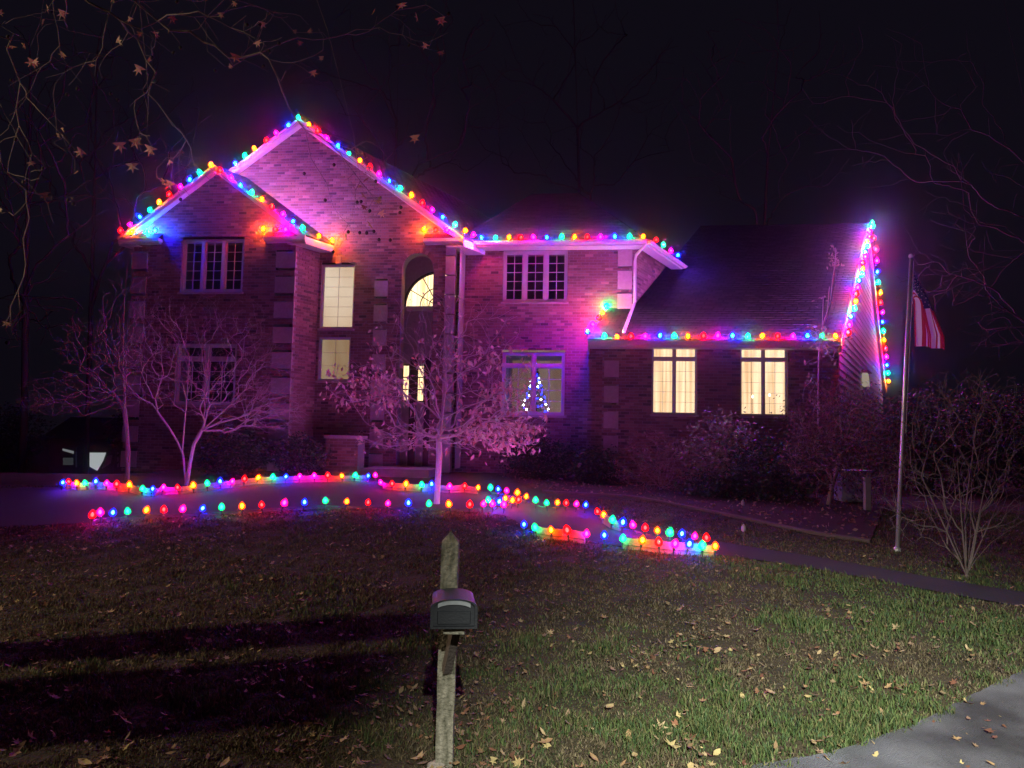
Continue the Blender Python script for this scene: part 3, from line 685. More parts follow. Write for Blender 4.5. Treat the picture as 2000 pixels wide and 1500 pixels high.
# ------------------------------------------------------------------ light strings
def bulb_mesh(k, s, name='bulb'):
    cls = s; s = s * (1.5 if s < 1 else 1.0); m = MB(); m.lathe([(.016 * s, .0), (.042 * s, .018 * s), (.050 * s, .042 * s), (.040 * s, .074 * s), (.020 * s, .100 * s), (.006 * s, .112 * s)], 8); nf = len(m.f)
    c = .0195 * s; m.lathe([(.3 * c, .025 * s), (c, .040 * s), (c, .060 * s), (.35 * c, .078 * s)], 5); m.m = [0] * nf + [1] * (len(m.f) - nf)
    return m.mesh(name, [BSH[k], (BMG if cls > 1.12 else BMR if cls > 1 else BM)[k]], smooth=True)
sm = MB(); sm.lathe([(.014, -.032), (.016, -.03), (.016, .004), (.013, .006)], 7); SOCK = sm.mesh('socket', M['cord'])
km = MB(); km.box(-.007, .007, -.004, .004, -.16, -.028); km.box(-.004, .004, -.007, .007, -.16, -.03); STAKE = km.mesh('stake', M['cord'])
BSM = {(k, s): bulb_mesh(k, s) for k in 'ORPBG' for s in (.95, 1.1, 1.15)}
def light_string(name, label, pts, seq, s=.95, stake=False, sag=.02, group='strings of coloured outdoor lights', tilt=None, big=1.0):
    pts = [np.array(p, float) - HZ * (.045 if not stake else 0) for p in pts]; root = thing('light_string', label, 'light string', pts[0], group)
    for i, p in enumerate(pts):
        k = seq[i % len(seq)]
        if k == '-': continue
        b = link('bulb', BSM[(k, s)], root, p)
        if tilt is not None: b.rotation_euler = tilt
        else: b.rotation_euler = (rnd.gauss(0, .16), rnd.gauss(0, .16), 0); z_ = rnd.uniform(.86, 1.1) * big; b.scale = (z_, z_, z_)
        so = bpy.data.objects.new('socket', SOCK); COL.objects.link(so); so.parent = b
        if stake: st = bpy.data.objects.new('stake', STAKE); COL.objects.link(st); st.parent = b
    c = []
    for i, p in enumerate(pts):
        c.append(p - HZ * .034)
        if i < len(pts) - 1 and np.linalg.norm(pts[i + 1] - p) < 1.2: c.append((p + pts[i + 1]) / 2 - HZ * (.034 + sag))
    m = MB(); m.tube(c, .005, 4); m.build('cord', M['cord'], root, origin=pts[0])
    return root
v_ = VS - .22
L1 = [(302, 452), (285, 455), (257, 455), (235, 452), (253, 438), (273, 425), (293, 412), (311, 397), (330, 381), (352, 366), (370, 353), (391, 339), (411, 324), (431, 335), (452, 349), (470, 364), (491, 378), (511, 391), (530, 406), (551, 420), (572, 434), (592, 446)]
S1 = 'BGORPBGORPBGORPBGORPBG'
pl = [hpx(a, b, v_) for a, b in L1] + [hs(SA + 2.68, -1.42, 8.95 - 2.6 * SK + .06, VS - .16), hs(SA + 2.68, -.98, 8.95 - 2.6 * SK + .06, VS - .16)]
light_string('light_string', 'coloured light string outlining the small left gable', pl, S1 + 'OO')
light_string('light_string', 'three coloured lights on the cornice return below the small gable, right side', [hpx(a, b, VS - .22) for a, b in ((513, 449), (537, 449), (558, 450))], 'ORP')
v_ = VB - .22
L2 = [(459, 321), (478, 306), (498, 291), (519, 276), (540, 261), (562, 246), (582, 231), (602, 244), (621, 258), (640, 272), (658, 286), (680, 300), (702, 315), (722, 328), (741, 341), (762, 355), (783, 370), (803, 384), (824, 398), (845, 412), (865, 426), (888, 440)]
S2 = 'BGORPBGORPBGORPBGORPBG'
light_string('light_string', 'coloured light string along the two slopes of the tall gable', [hpx(a, b, v_) for a, b in L2], S2)
light_string('light_string', 'three coloured lights on the cornice return at the right foot of the tall gable', [hpx(a, b, v_) for a, b in ((828, 450), (849, 450), (872, 451))], 'ORP')
pl = [hpx(908, 452, VB - .40), hpx(924, 460, VB - .2)] + [hpx(x, 466 - (x - 940) * .008, -.55) for x in (942, 968, 993, 1017, 1043, 1069, 1097, 1122, 1147, 1173, 1200, 1230, 1256)]
pl += [hs(3.63, a, 7.26, -.45) for a in (-.05, .5, 1.1, 1.7)]
light_string('light_string', 'coloured light string along the upper eave over the three-sash window', pl, 'OPBGORPBGORPBGORGPB')
pl = [hp(2.53, -.10, 5.45), hp(2.40, -.45, 5.24), hp(2.29, -.80, 5.03), hp(2.18, -1.15, 4.81), hp(2.05, -1.55, 4.57)] + [hpx(x, 658, EVW - .06) for x in (1181, 1207, 1233, 1260, 1288, 1317, 1345, 1374, 1401, 1430, 1460, 1489, 1518, 1548, 1577, 1606, 1634)]
light_string('light_string', 'coloured light string along the low eave above the two lit windows', pl, 'GORPB' + 'GORPBGORPBGORPBGO')
def grake(v0_, n, side):
    out = []
    for i in range(n):
        t = (i + .5) / n; v = v0_ + (VR - v0_) * t; out.append(ge(v, WE + .08 + (wr - WE - .03) * t, .24))
    return out
# bulbs evenly spaced along the rake, front slope then back slope
light_string('light_string', 'coloured light string climbing the near edge of the right gable to its peak', grake(EVW, 19, 0), 'RPBGORPBGORPBGORPBGORG', 1.1, big=1.45)
light_string('light_string', 'coloured light string coming down the far edge of the right gable', grake(vb_, 17, 1)[::-1][0:], 'GRRPBGORPBGORPBGORPB', 1.1, big=1.7)
# on the lawn
def lawn(pl): return [ground(a, b, .10) for a, b in pl]
LA = [(180, 1013), (196, 1008), (219, 1008), (250, 1005), (284, 1003), (320, 1002), (355, 1001), (393, 999), (433, 997), (473, 995), (512, 992), (553, 989), (594, 987), (635, 984), (676, 985), (718, 987), (757, 988), (798, 989), (838, 990), (878, 991), (917, 992), (943, 990), (955, 982)]
light_string('light_string', 'nearest string of coloured lights on stakes along the dark lawn edge', lawn(LA), 'RPBGORPBGORPBGORPBGORPG', 1.15, True, .0)
LB = [(122, 948), (134, 946), (150, 949), (168, 948), (187, 946), (208, 949), (228, 951), (252, 953), (278, 960), (297, 960), (318, 957), (348, 957), (378, 954), (405, 950), (430, 946), (452, 945), (477, 941), (503, 938), (532, 937), (558, 936), (585, 935), (614, 934), (640, 934), (668, 934), (693, 933), (718, 934)]
light_string('light_string', 'far string of coloured lights on stakes left of the young tree', lawn(LB), 'BROGBPROGBPROGBPROGBPPROGB', 1.15, True, .0)
LB2 = [(733, 933), (745, 947), (766, 950), (792, 951), (823, 952), (843, 951), (878, 955), (907, 954), (933, 957), (958, 958), (973, 961), (990, 964), (1010, 968), (1027, 975), (1046, 983), (1068, 988), (1088, 987), (1105, 988), (1125, 990), (1143, 992)]
light_string('light_string', 'string of coloured lights on stakes passing behind the young tree trunk', lawn(LB2), 'PPROGBPROGBPOOGGORPB', 1.15, True, .0)
LD = [(962, 990), (972, 986), (984, 992), (987, 979), (1000, 983), (1012, 982)]
light_string('light_string', 'short bunch of coloured lights where the two lawn strings meet', lawn(LD), 'PBPOOR', 1.15, True, .0)
LE = [(1168, 1005), (1179, 1012), (1195, 1022), (1215, 1028), (1238, 1032), (1260, 1038), (1283, 1043), (1306, 1048), (1331, 1050), (1356, 1054), (1380, 1058)]
light_string('light_string', 'string of coloured lights on stakes on the house side of the driveway', lawn(LE), 'ROGBPROGBPR', 1.15, True, .0)
LC = [(1023, 1031), (1046, 1037), (1077, 1042), (1109, 1044), (1145, 1050), (1180, 1053), (1216, 1059), (1253, 1063), (1287, 1067), (1317, 1070), (1344, 1071), (1372, 1074), (1397, 1074)]
light_string('light_string', 'string of coloured lights on stakes along the lawn side of the drive', lawn(LC), 'BGORPBGORPBGO', 1.15, True, .0)

def edging(pl, label):  # boards added to catch the bulbs' light as flat coloured bands
    q = np.array([ground(a, b, .10)[:2] for a, b in pl]); q = q + np.array([0, .075]); root = thing('catch_board', label, 'edging', onground(*q[0]), 'low boards added to catch the lawn lights')
    for i in range(len(q) - 1):
        if np.linalg.norm(q[i + 1] - q[i]) > 1.2: continue
        m = MB(); a, b = q[i], q[i + 1]; d = (b - a) / np.linalg.norm(b - a); nn = np.array([-d[1], d[0]]) * .018; b = b - d * .006; h = .15 + rnd.uniform(-.012, .012)
        lo = [(*p, float(gz(*p)) - .04) for p in (a - nn, b - nn, b + nn, a + nn)]; m.hexa(lo, [(p[0], p[1], p[2] + .04 + h) for p in lo]); m.build('board', M['kerb'], root)
edging(LB, 'low board added to catch the far lawn lights left of the young tree')
edging(LB2[1:9], 'low board added to catch the lawn lights beside the young tree trunk')
edging(LE[1:4], 'short light-catching board added at the bend of the driveway lights')
edging(LC[1:5], 'low board added to catch the nearest driveway lights, left part')
edging(LC[6:13], 'low board added to catch the nearest driveway lights, right part')

# ------------------------------------------------------------------ trees and shrubs
def skeleton(stems, attr, alpha=.35, sub=3, jit=.12, curve=.35, rng=nr):
    """grow twigs from given stems to every attractor: each joins the nearest limb. stems: list of polylines (first node of a later stem may be an index into the nodes)"""
    pos, par, plen, dr = [], [], [], []
    for st in stems:
        prev = -1
        for p in st:
            if isinstance(p, int): prev = p; continue
            p = np.array(p, float)
            L = 0 if prev < 0 else plen[prev] + np.linalg.norm(p - pos[prev])
            d = np.array([0, 0, 1.0]) if prev < 0 else (p - pos[prev]) / (np.linalg.norm(p - pos[prev]) + 1e-9)
            pos.append(p); par.append(prev); plen.append(L); dr.append(d); prev = len(pos) - 1
    tips = []
    A = np.array(attr); base = pos[0]
    order = np.argsort(np.linalg.norm(A - np.mean(pos, axis=0), axis=1) * rng.uniform(.85, 1.15, len(A)))
    for i in order:
        a = A[i]; P_ = np.array(pos); D = np.array(dr); w = a - P_; dist = np.linalg.norm(w, axis=1)
        back = 1 - (w * D).sum(1) / (dist + 1e-6)
        cost = dist * (1 + .45 * back) + alpha * np.array(plen)
        cost[0] += 5
        j = int(np.argmin(cost)); L = dist[j]
        if L < 1e-3: continue
        k = max(1, min(6, int(round(L / (.12 if L < 1 else .25))))); k = max(k, sub if L > .25 else 1)
        p = pos[j]; d0 = dr[j]; prev = j
        for s in range(1, k + 1):
            t = s / k; lin = pos[j] + w[j] * t; arc = d0 * L * curve * t * (1 - t)
            q = lin + arc + rng.normal(0, jit * L / k * .5, 3) * (0 if s == k else 1)
            pos.append(q); par.append(prev); plen.append(plen[prev] + np.linalg.norm(q - pos[prev])); dd = q - pos[prev]; dr.append(dd / (np.linalg.norm(dd) + 1e-9)); prev = len(pos) - 1
        tips.append(prev)
    return np.array(pos), np.array(par), np.array(dr), tips
def limbs(name, sk, rt, material, parent, power=.45, rmax=None, sides=5, mesh_only=False):
    pos, par, dr, tips = sk; n = len(pos); cnt = np.zeros(n); ch = np.bincount(par[par >= 0], minlength=n); cnt[ch == 0] = 1
    for i in range(n - 1, -1, -1):
        if par[i] >= 0: cnt[par[i]] += cnt[i]
    r = rt * np.maximum(cnt, 1) ** power
    if rmax: r = np.minimum(r, rmax)
    i = np.where(par >= 0)[0]; p0, p1 = pos[par[i]], pos[i]; r1 = r[i]; r0 = np.minimum(r[par[i]], r1 * 1.25)
    d = p1 - p0; d /= np.linalg.norm(d, axis=1)[:, None] + 1e-9
    d0 = dr[par[i]]; 
    def frame(d):
        ref = np.where(np.abs(d[:, 2:3]) < .9, np.array([[0, 0, 1.0]]), np.array([[1.0, 0, 0]])); a = np.cross(d, ref); a /= np.linalg.norm(a, axis=1)[:, None]; return a, np.cross(d, a)
    a, b = frame(d); V = []; m = len(i)
    p0 = p0 - d * (r1 * .3)[:, None]; p1 = p1 + d * (r1 * .3)[:, None]
    for (P_, R_) in ((p0, r0), (p1, r1)):
        for k in range(sides):
            t = 2 * math.pi * k / sides; V.append(P_ + (a * math.cos(t) + b * math.sin(t)) * R_[:, None])
    V = np.stack(V, 1).reshape(-1, 3); tr = []
    o = np.arange(m)[:, None] * 2 * sides
    for k in range(sides):
        k2 = (k + 1) % sides; tr.append(o + np.array([[k, k2, sides + k2]])); tr.append(o + np.array([[k, sides + k2, sides + k]]))
    tr = np.concatenate(tr, 1).reshape(-1, 3)
    return fastmesh(name, V, tr, np.ones((len(tr), 3)), material, parent)
def crown(name, pts, size, cols, material, parent, droop=.5, rng=nr, per=1, spread=.08, aspect=.45):
    """pointed leaves, each two folded halves"""
    n = len(pts) * per; P_ = np.repeat(np.asarray(pts), per, 0) + rng.normal(0, spread, (n, 3))
    d = rng.normal(0, 1, (n, 3)); d[:, 2] = d[:, 2] * .6 - droop; d /= np.linalg.norm(d, axis=1)[:, None]
    s = np.cross(d, rng.normal(0, 1, (n, 3))); s /= np.linalg.norm(s, axis=1)[:, None]; nn = np.cross(d, s)
    L = (size * rng.uniform(.6, 1.3, n))[:, None]
    V = np.stack([P_, P_ + d * L * .45 + s * L * aspect * .5 + nn * L * .08, P_ + d * L, P_ + d * L * .45 - s * L * aspect * .5 + nn * L * .08], 1).reshape(-1, 3)
    o = np.arange(n)[:, None] * 4; tr = np.concatenate([o + np.array([[0, 1, 2]]), o + np.array([[0, 2, 3]])], 1).reshape(-1, 3)
    c = np.array(cols)[rng.integers(0, len(cols), n)] * rng.uniform(.6, 1.3, (n, 1))
    return fastmesh(name, V, tr, np.repeat(c, 2, 0), material, parent)
def blob(n, px, py, rx, ry, d, rd, rng=nr, hollow=.0, low=None):
    """points spread through a crown seen at (px,py) with pixel radii, d metres away"""
    out = []
    while len(out) < n:
        q = rng.uniform(-1, 1, 3); r = np.linalg.norm(q)
        if r > 1 or r < hollow: continue
        p = at(px + q[0] * rx, py + q[1] * ry, d + q[2] * rd)
        out.append(p)
    return out
PINK = [(.72, .52, .46), (.62, .38, .34), (.76, .64, .54), (.50, .25, .22)]

# young tree with drying leaves, in front of the entrance
g = ground(853, 985); d0 = g[1]
tree = thing('young_tree', 'young tree with a pale trunk and drying pinkish leaves in front of the entrance', 'tree', g)
def P2(px, py, o=0): return at(px, py, d0 + o)
stems = [[g - HZ * .05, P2(855, 940), P2(858, 890), P2(857, 855), P2(862, 820, .05), P2(868, 770, .1), P2(872, 700, .1), P2(876, 640, .1)]]
stems += [[3, P2(835, 850, -.1), P2(800, 868, -.2), P2(760, 872, -.25), P2(725, 862, -.3)], [3, P2(890, 850, .1), P2(930, 855, 0), P2(985, 862, -.2), P2(1030, 868, -.2)],
          [4, P2(835, 795, .2), P2(790, 770, .4), P2(720, 755, .6)], [4, P2(900, 800, -.3), P2(950, 780, -.5), P2(1010, 790, -.6)], [5, P2(900, 730, .3), P2(950, 690, .5)], [5, P2(840, 730, -.3), P2(790, 690, -.5)],
          [3, P2(880, 852, .5), P2(900, 845, 1.0)], [4, P2(850, 800, -.5), P2(845, 790, -1.0)]]
att = blob(420, 870, 750, 200, 125, d0, 1.3) + blob(230, 790, 856, 115, 30, d0, .9) + blob(280, 960, 850, 110, 36, d0, .9) + blob(220, 730, 750, 115, 60, d0, .8) + blob(240, 1000, 790, 82, 75, d0, .9) + blob(240, 870, 650, 160, 85, d0, 1.0)
sk = skeleton(stems, att, .25, 3, .25, .5)
limbs('trunk', sk, .0026, M['palepink'], tree, .46, .07, 6)
tp = sk[0][sk[3]]; lm = []
for i in range(10):
    mm = MB(); L = .125; wd = .062; c = PINK[i % 4]; k = .02
    mm.face([(0, 0, 0), (wd / 2, k, -L * .4), (0, 0, -L)], c); mm.face([(0, 0, 0), (0, 0, -L), (-wd / 2, k, -L * .45)], c); lm.append(mm.mesh('leaf', M['leaf'], tint=True))
cand = [p for p in tp]
wts = []
for p in cand:
    rel = p - CAM; q = np.array([rel @ RT, rel @ UP, rel @ FW]); px, py = 1000 + F0 * q[0] / q[2], 750 - F0 * q[1] / q[2]
    wts.append(max(math.exp(-((px - 990) / 70) ** 2 - ((py - 850) / 45) ** 2), .75 * math.exp(-((px - 960) / 80) ** 2 - ((py - 790) / 50) ** 2), 1.0 * math.exp(-((px - 720) / 80) ** 2 - ((py - 755) / 50) ** 2), .6 * math.exp(-((px - 930) / 120) ** 2 - ((py - 700) / 60) ** 2), .12))
wts = np.array(wts); wts /= wts.sum()
for j in nr.choice(len(cand), 290, p=wts):
    p = cand[j] + nr.normal(0, .06, 3); o = link('leaf', lm[rnd.randrange(10)], tree, p); o.rotation_euler = (rnd.uniform(-.7, .7), rnd.uniform(-.7, .7), rnd.uniform(0, 6.3)); s = rnd.uniform(.7, 1.4); o.scale = (s, s, s)
kind(crown('foliage', np.array([cand[j] for j in nr.choice(len(cand), 1000, p=wts)]), .095, PINK, M['leaf'], tree, .9, spread=.09, aspect=.5), 'stuff')

# bare many-stemmed tree on the left
g = ground(365, 926); d1 = 15.4; g = onground(at(365, 926, d1)[0], d1)
tree = thing('bare_tree', 'bare tree with several thin arching stems before the small gable', 'tree', g)
def P3(px, py, o=0): return at(px, py, d1 + o)
stems = [[g, P3(372, 900), P3(378, 870), P3(395, 840), P3(420, 818, .2), P3(450, 790, .3), P3(480, 760, .4)], [0, P3(358, 890), P3(345, 860), P3(332, 838, -.2), P3(308, 805, -.3), P3(303, 780, -.3), P3(315, 740, -.3)], [0, P3(356, 880, .2), P3(360, 830, .3), P3(364, 780, .4), P3(370, 700, .5)],
         [3, P3(430, 825, -.3), P3(470, 815, -.5), P3(520, 790, -.6)]]
att = blob(620, 400, 690, 190, 125, d1, 1.4) + blob(680, 480, 765, 135, 92, d1, 1.2) + blob(420, 280, 700, 120, 120, d1, 1.2) + blob(380, 545, 805, 65, 50, d1, .8)
sk = skeleton(stems, att, .2, 3, .35, .7); limbs('trunk', sk, .0019, M['palebark'], tree, .45, .05, 5)
# its taller neighbour with branches reaching left
d2 = 16.0; g = onground(at(250, 915, d2)[0], d2)
tree = thing('bare_tree', 'slender bare tree beside the house corner with long branches reaching left', 'tree', g)
def P4(px, py, o=0): return at(px, py, d2 + o)
stems = [[g, P4(250, 880), P4(247, 840), P4(243, 800), P4(242, 740), P4(240, 660), P4(243, 580), P4(250, 500)], [4, P4(200, 775, -.2), P4(140, 778, -.3), P4(80, 795, -.4)], [4, P4(215, 740, .2), P4(180, 720, .3)], [3, P4(225, 815, 0), P4(200, 830, 0)]]
att = blob(520, 150, 770, 130, 50, d2, .9) + blob(420, 190, 690, 100, 88, d2, 1.2) + blob(320, 260, 620, 78, 110, d2, 1.0) + blob(200, 110, 790, 90, 24, d2, .6)
sk = skeleton(stems, att, .2, 3, .3, .5); limbs('trunk', sk, .0020, M['bark'], tree, .48, .085, 6)

# bare spreading shrub on the right
g = ground(1888, 1128); d3 = g[1]
tree = thing('bare_shrub', 'large bare many-stemmed shrub right of the flagpole', 'shrub', g)
def P5(px, py, o=0): return at(px, py, d3 + o)
stems = [[g - HZ * .1, g + HZ * .03]]
for k, (a, b, c, e) in enumerate([(1865, 1060, 1840, 980), (1850, 1040, 1800, 930), (1880, 1040, 1870, 900), (1895, 1050, 1900, 880), (1905, 1040, 1930, 920), (1920, 1050, 1960, 960), (1935, 1060, 2010, 1010), (1885, 1000, 1905, 850), (1850, 1070, 1815, 1000), (1915, 1000, 1985, 880)]):
    o_ = nr.uniform(-.5, .5); stems.append([1, P5(1888 + (a - 1888) * .35, 1095, o_ * .2), P5(a, b, o_ * .5), P5(c, e, o_)])
att = blob(520, 1880, 860, 155, 130, d3, 1.1) + blob(200, 1960, 960, 110, 80, d3, 1.0) + blob(180, 1790, 960, 85, 110, d3, .8) + blob(220, 1900, 770, 115, 60, d3, .8)
sk = skeleton(stems, att, .2, 3, .2, .12); limbs('stems', sk, .0017, M['twig'], tree, .40, .026, 5)

# shrubs in front of the wing
def shrub(name, label, px, base, d, att, leafcols=None, leaf=.05, material='darkbark', per=1, stems_n=6, rt=.003, mat_leaf='evergreen', group=None, droop=.2):
    g = onground(at(px, base, d)[0], d); root = thing(name, label, 'shrub', g, group); st = [[g - HZ * .05, g + HZ * .05]]; A = np.array(att); top = A[:, 2].max()
    for k in range(stems_n):
        a = A[nr.integers(len(A))]; st.append([1, g + (a - g) * .3 + nr.normal(0, .04, 3), g + (a - g) * .6])
    sk = skeleton(st, att, .25, 3, .3, .4); limbs('stems', sk, rt, M[material], root, .42, .035, 4)
    if leafcols: crown('foliage', sk[0][sk[3]], leaf, leafcols, M[mat_leaf], root, droop, per=per, spread=leaf * 1.0)
    return root
GREEN = [(.05, .08, .035), (.07, .10, .045), (.04, .065, .03)]; DARKG = [(.025, .04, .02), (.035, .05, .025)]; BROWN = [(.16, .08, .06), (.12, .06, .05), (.2, .11, .07)]
shrub('leafless_shrub', 'reddish twiggy shrub under the left lit window of the wing', 1290, 965, 16.3, blob(330, 1290, 900, 95, 62, 16.3, .7), BROWN, .06, 'bark', 5, 8, .003, 'leaf')
shrub('leafy_shrub', 'pale leaved shrub rising between the two lit windows', 1415, 970, 16.2, blob(300, 1410, 880, 80, 75, 16.2, .6), [(.20, .22, .15), (.14, .17, .10), (.26, .25, .18)], .10, 'bark', 6, 7)
shrub('evergreen_shrub', 'dark evergreen shrub below the lit window nearest the flagpole', 1520, 985, 15.6, blob(330, 1510, 920, 105, 68, 15.6, .8), DARKG, .09, 'darkbark', 12, 7)
shrub('evergreen_shrub', 'low dark evergreen shrub at the foot of the pale leaved shrub', 1390, 975, 15.4, blob(200, 1390, 950, 70, 32, 15.4, .5), DARKG, .08, 'darkbark', 10, 7)
shrub('evergreen_shrub', 'dark evergreen shrub by the entrance right of the young tree', 1060, 935, 18.6, blob(260, 1060, 895, 90, 40, 18.6, .5), DARKG, .09, 'darkbark', 12, 7)
shrub('evergreen_shrub', 'dark evergreen shrub against the wing corner quoins', 1170, 935, 17.6, blob(180, 1165, 912, 50, 35, 17.6, .4), DARKG, .09, 'darkbark', 12, 6)
shrub('evergreen_shrub', 'dark evergreen shrub between the bay and the porch wall', 590, 925, 17.4, blob(220, 585, 890, 60, 35, 17.4, .5), DARKG, .09, 'darkbark', 12, 6)
shrub('evergreen_shrub', 'dark evergreen shrub under the lower left window', 450, 925, 17.3, blob(240, 450, 885, 80, 42, 17.3, .5), DARKG, .09, 'darkbark', 12, 6)
for px, d, lab in ((1800, 19, 'dark hedge shrub right of the gable, behind the flagpole'), (1905, 18, 'dark hedge shrub behind the bare shrub'), (2010, 19, 'dark hedge shrub at the right edge of the photograph')):
    shrub('hedge_shrub', lab, px, 960, d, blob(300, px, 860, 85, 105, d, .9), DARKG, .13, 'darkbark', 11, 7, .004)
for px, d, lab in ((20, 27, 'dark hedge shrub at the left edge of the photograph'), (285, 27, 'dark hedge shrub beside the left house corner')):
    shrub('hedge_shrub', lab, px, 915, d, blob(260, px, 850, 75, 60, d, 1.0), DARKG, .15, 'darkbark', 10, 7, .004)
# weeping tree at the wing's right corner
d5 = 14.8; g = onground(at(1618, 1000, d5)[0], d5)
tree = thing('weeping_tree', 'dark weeping tree with a leaning trunk at the right corner of the wing', 'tree', g)
def P6(px, py, o=0): return at(px, py, d5 + o)
stems = [[g, P6(1625, 950), P6(1640, 900), P6(1645, 850), P6(1640, 800), P6(1632, 770)]]
att = blob(240, 1640, 815, 115, 75, d5, 1.0) + blob(200, 1600, 890, 75, 70, d5, .9) + blob(170, 1710, 900, 60, 90, d5, .8)
sk = skeleton(stems, att, .15, 3, .3, .9); limbs('trunk', sk, .0042, M['bark'], tree, .42, .06, 5)
crown('foliage', sk[0][sk[3]], .06, [(.09, .055, .045), (.06, .04, .035), (.12, .07, .05)], M['leaf'], tree, 1.0, per=12, spread=.12)
# slender sapling with leaf tufts in front of the eave
d6 = 16.0; g = onground(at(1597, 985, d6)[0], d6)
tree = thing('sapling', 'thin pale stemmed sapling with a tuft of leaves in front of the low eave', 'tree', g)
def P7(px, py, o=0): return at(px, py, d6 + o)
stems = [[g, P7(1597, 930), P7(1598, 850), P7(1599, 760), P7(1600, 690), P7(1606, 640), P7(1608, 580)], [5, P7(1622, 590), P7(1628, 540), P7(1632, 505)], [5, P7(1615, 620), P7(1620, 560)]]
att = blob(34, 1615, 670, 45, 40, d6, .4) + blob(14, 1632, 505, 10, 24, d6, .12) + blob(3, 1606, 580, 5, 6, d6, .05) + blob(14, 1585, 740, 22, 70, d6, .2)
sk = skeleton(stems, att, .2, 2, .2, .3); limbs('trunk', sk, .005, M['palebark'], tree, .40, .03, 6)
crown('foliage', sk[0][sk[3]], .10, [(.30, .26, .20), (.24, .22, .16), (.34, .27, .2)], M['leaf'], tree, .5, per=3, spread=.07)

# sweetgum overhead: trunk outside the frame on the left, hanging twigs with star leaves and seed balls
d7 = 6.6; g = onground(-6.4, 4.9)
gum = thing('sweetgum_tree', 'overhanging sweetgum branches with star shaped leaves and round seed balls at upper left', 'tree', g)
def P8(px, py, o=0): return at(px, py, d7 + o)
stems = [[g - HZ * .1, (-6.38, 4.95, 1.5), (-6.35, 5.0, 3.2), (-6.3, 5.1, 4.8), (-6.25, 5.2, 6.4), (-6.2, 5.3, 8.5)], [3, (-5.4, 5.6, 5.5), (-4.4, 6.0, 6.1), P8(120, -300, .1), P8(260, -250, .2), P8(420, -210, .3), P8(560, -170, .3), P8(690, -130, .3), P8(820, -110, .4)],
         [4, (-5.2, 6.0, 7.0), (-3.6, 6.4, 7.0), P8(450, -230, .8), P8(700, -150, .9), P8(900, -60, 1.0)], [9, P8(270, -20), P8(278, 60), P8(285, 115), P8(290, 200), P8(287, 260)],
         [11, P8(640, 60, .4), P8(665, 160, .5), P8(690, 260, .6), P8(700, 330, .6), P8(715, 400, .6), P8(745, 450, .6)], [8, P8(80, 40, .3), P8(60, 90, .3)], [10, P8(400, 20, .2), P8(405, 100, .2), P8(440, 130, .2)],
         [7, P8(-40, 60, -.5), P8(-20, 180, -.6), P8(5, 330, -.7)]]
att = blob(60, 150, 60, 190, 110, d7, .8) + blob(50, 420, 40, 170, 90, d7, .8) + blob(26, 290, 200, 55, 110, d7, .4) + blob(40, 720, 360, 55, 100, d7 + .6, .3) + blob(22, 790, 50, 110, 70, d7 + .8, .5) + blob(40, 60, 300, 110, 160, d7, .7) + blob(14, 660, 430, 70, 60, d7 + .6, .3) + blob(10, 20, 640, 25, 60, d7 - .5, .3) + blob(30, 560, 90, 120, 90, d7 + .3, .5) + blob(20, 360, 330, 60, 70, d7 + .3, .5)
sk = skeleton(stems, att, .25, 3, .25, .15); limbs('trunk', sk, .0019, M['bark'], gum, .40, .24, 6)
m = MB(); m.tube([(-6.4, 5.4, -.1), (-6.38, 5.42, 1.2), (-6.33, 5.38, 3.0), (-6.3, 5.1, 4.8)], [.27, .23, .21, .16], 12); m.tube([(-6.5, 4.55, -.1), (-6.5, 4.5, 1.2), (-6.45, 4.6, 3.2), (-6.6, 4.5, 6.0), (-6.7, 4.3, 9.0)], [.46, .40, .36, .30, .2], 12); m.build('bole', M['bark'], gum, smooth=True)
def star(c, L=.065):
    m = MB(); pts = [(0, 0, 0)]; n = 5
    ring = []
    for i in range(n):
        a = math.radians(-120 + 60 * i) - math.pi / 2 + math.radians(0)
        a = math.pi * (-.15 + 1.3 * i / 4)
        ring.append((L * math.cos(a), rnd.uniform(-.012, .02), L * math.sin(a)))
        if i < 4: b = a + math.pi * 1.3 / 8; ring.append((L * .36 * math.cos(b), .004, L * .36 * math.sin(b)))
    cc = (0, 0, -L * .25)
    ring = [(p[0], p[1], p[2]) for p in ring]
    for i in range(len(ring) - 1): m.face([cc, ring[i], ring[i + 1]], c)
    m.face([cc, ring[-1], (0, 0, -L * .5), ring[0]], c)
    return m.mesh('leaf', M['leaf'], tint=True)
STAR = [star(c) for c in ((.50, .40, .14), (.40, .26, .10), (.26, .11, .06), (.48, .36, .16), (.18, .11, .06), (.34, .28, .12))]
bm_ = MB(); bm_.lathe([(.004, -.017), (.012, -.012), (.017, 0), (.012, .012), (.004, .017)], 7); BALL = bm_.mesh('seed_ball', M['darkbark'], smooth=True)
tp = sk[0][sk[3]]; order = nr.permutation(len(tp)); 
for c, j in enumerate(order[:90]):
    p = tp[j] + nr.normal(0, .03, 3)
    if c % 3 == 2: link('seed_ball', BALL, gum, p - HZ * .02)
    else:
        o = link('leaf', rnd.choice(STAR), gum, p); o.rotation_euler = (rnd.uniform(-.8, .8), rnd.uniform(-.8, .8) + math.pi, rnd.uniform(-1.2, 1.2)); s = rnd.uniform(.45, .9); o.scale = (s, s, s)
for (px, py, k, o_) in ((62, 122, 0, .3), (120, 26, 3, .2), (460, 112, 1, .2), (785, 10, 0, .8), (862, 40, 1, .9), (234, 285, 3, .1), (265, 278, 0, .1), (292, 292, 3, .2), (258, 325, 5, .2), (810, 270, 1, .9), (270, 135, 3, 0), (330, 360, 1, .4)):
    o = link('leaf', STAR[k], gum, P8(px, py, o_)); o.rotation_euler = (rnd.uniform(-.3, .3), math.pi + rnd.uniform(-.5, .5), rnd.uniform(-.4, .4)); o.scale = (1.05,) * 3
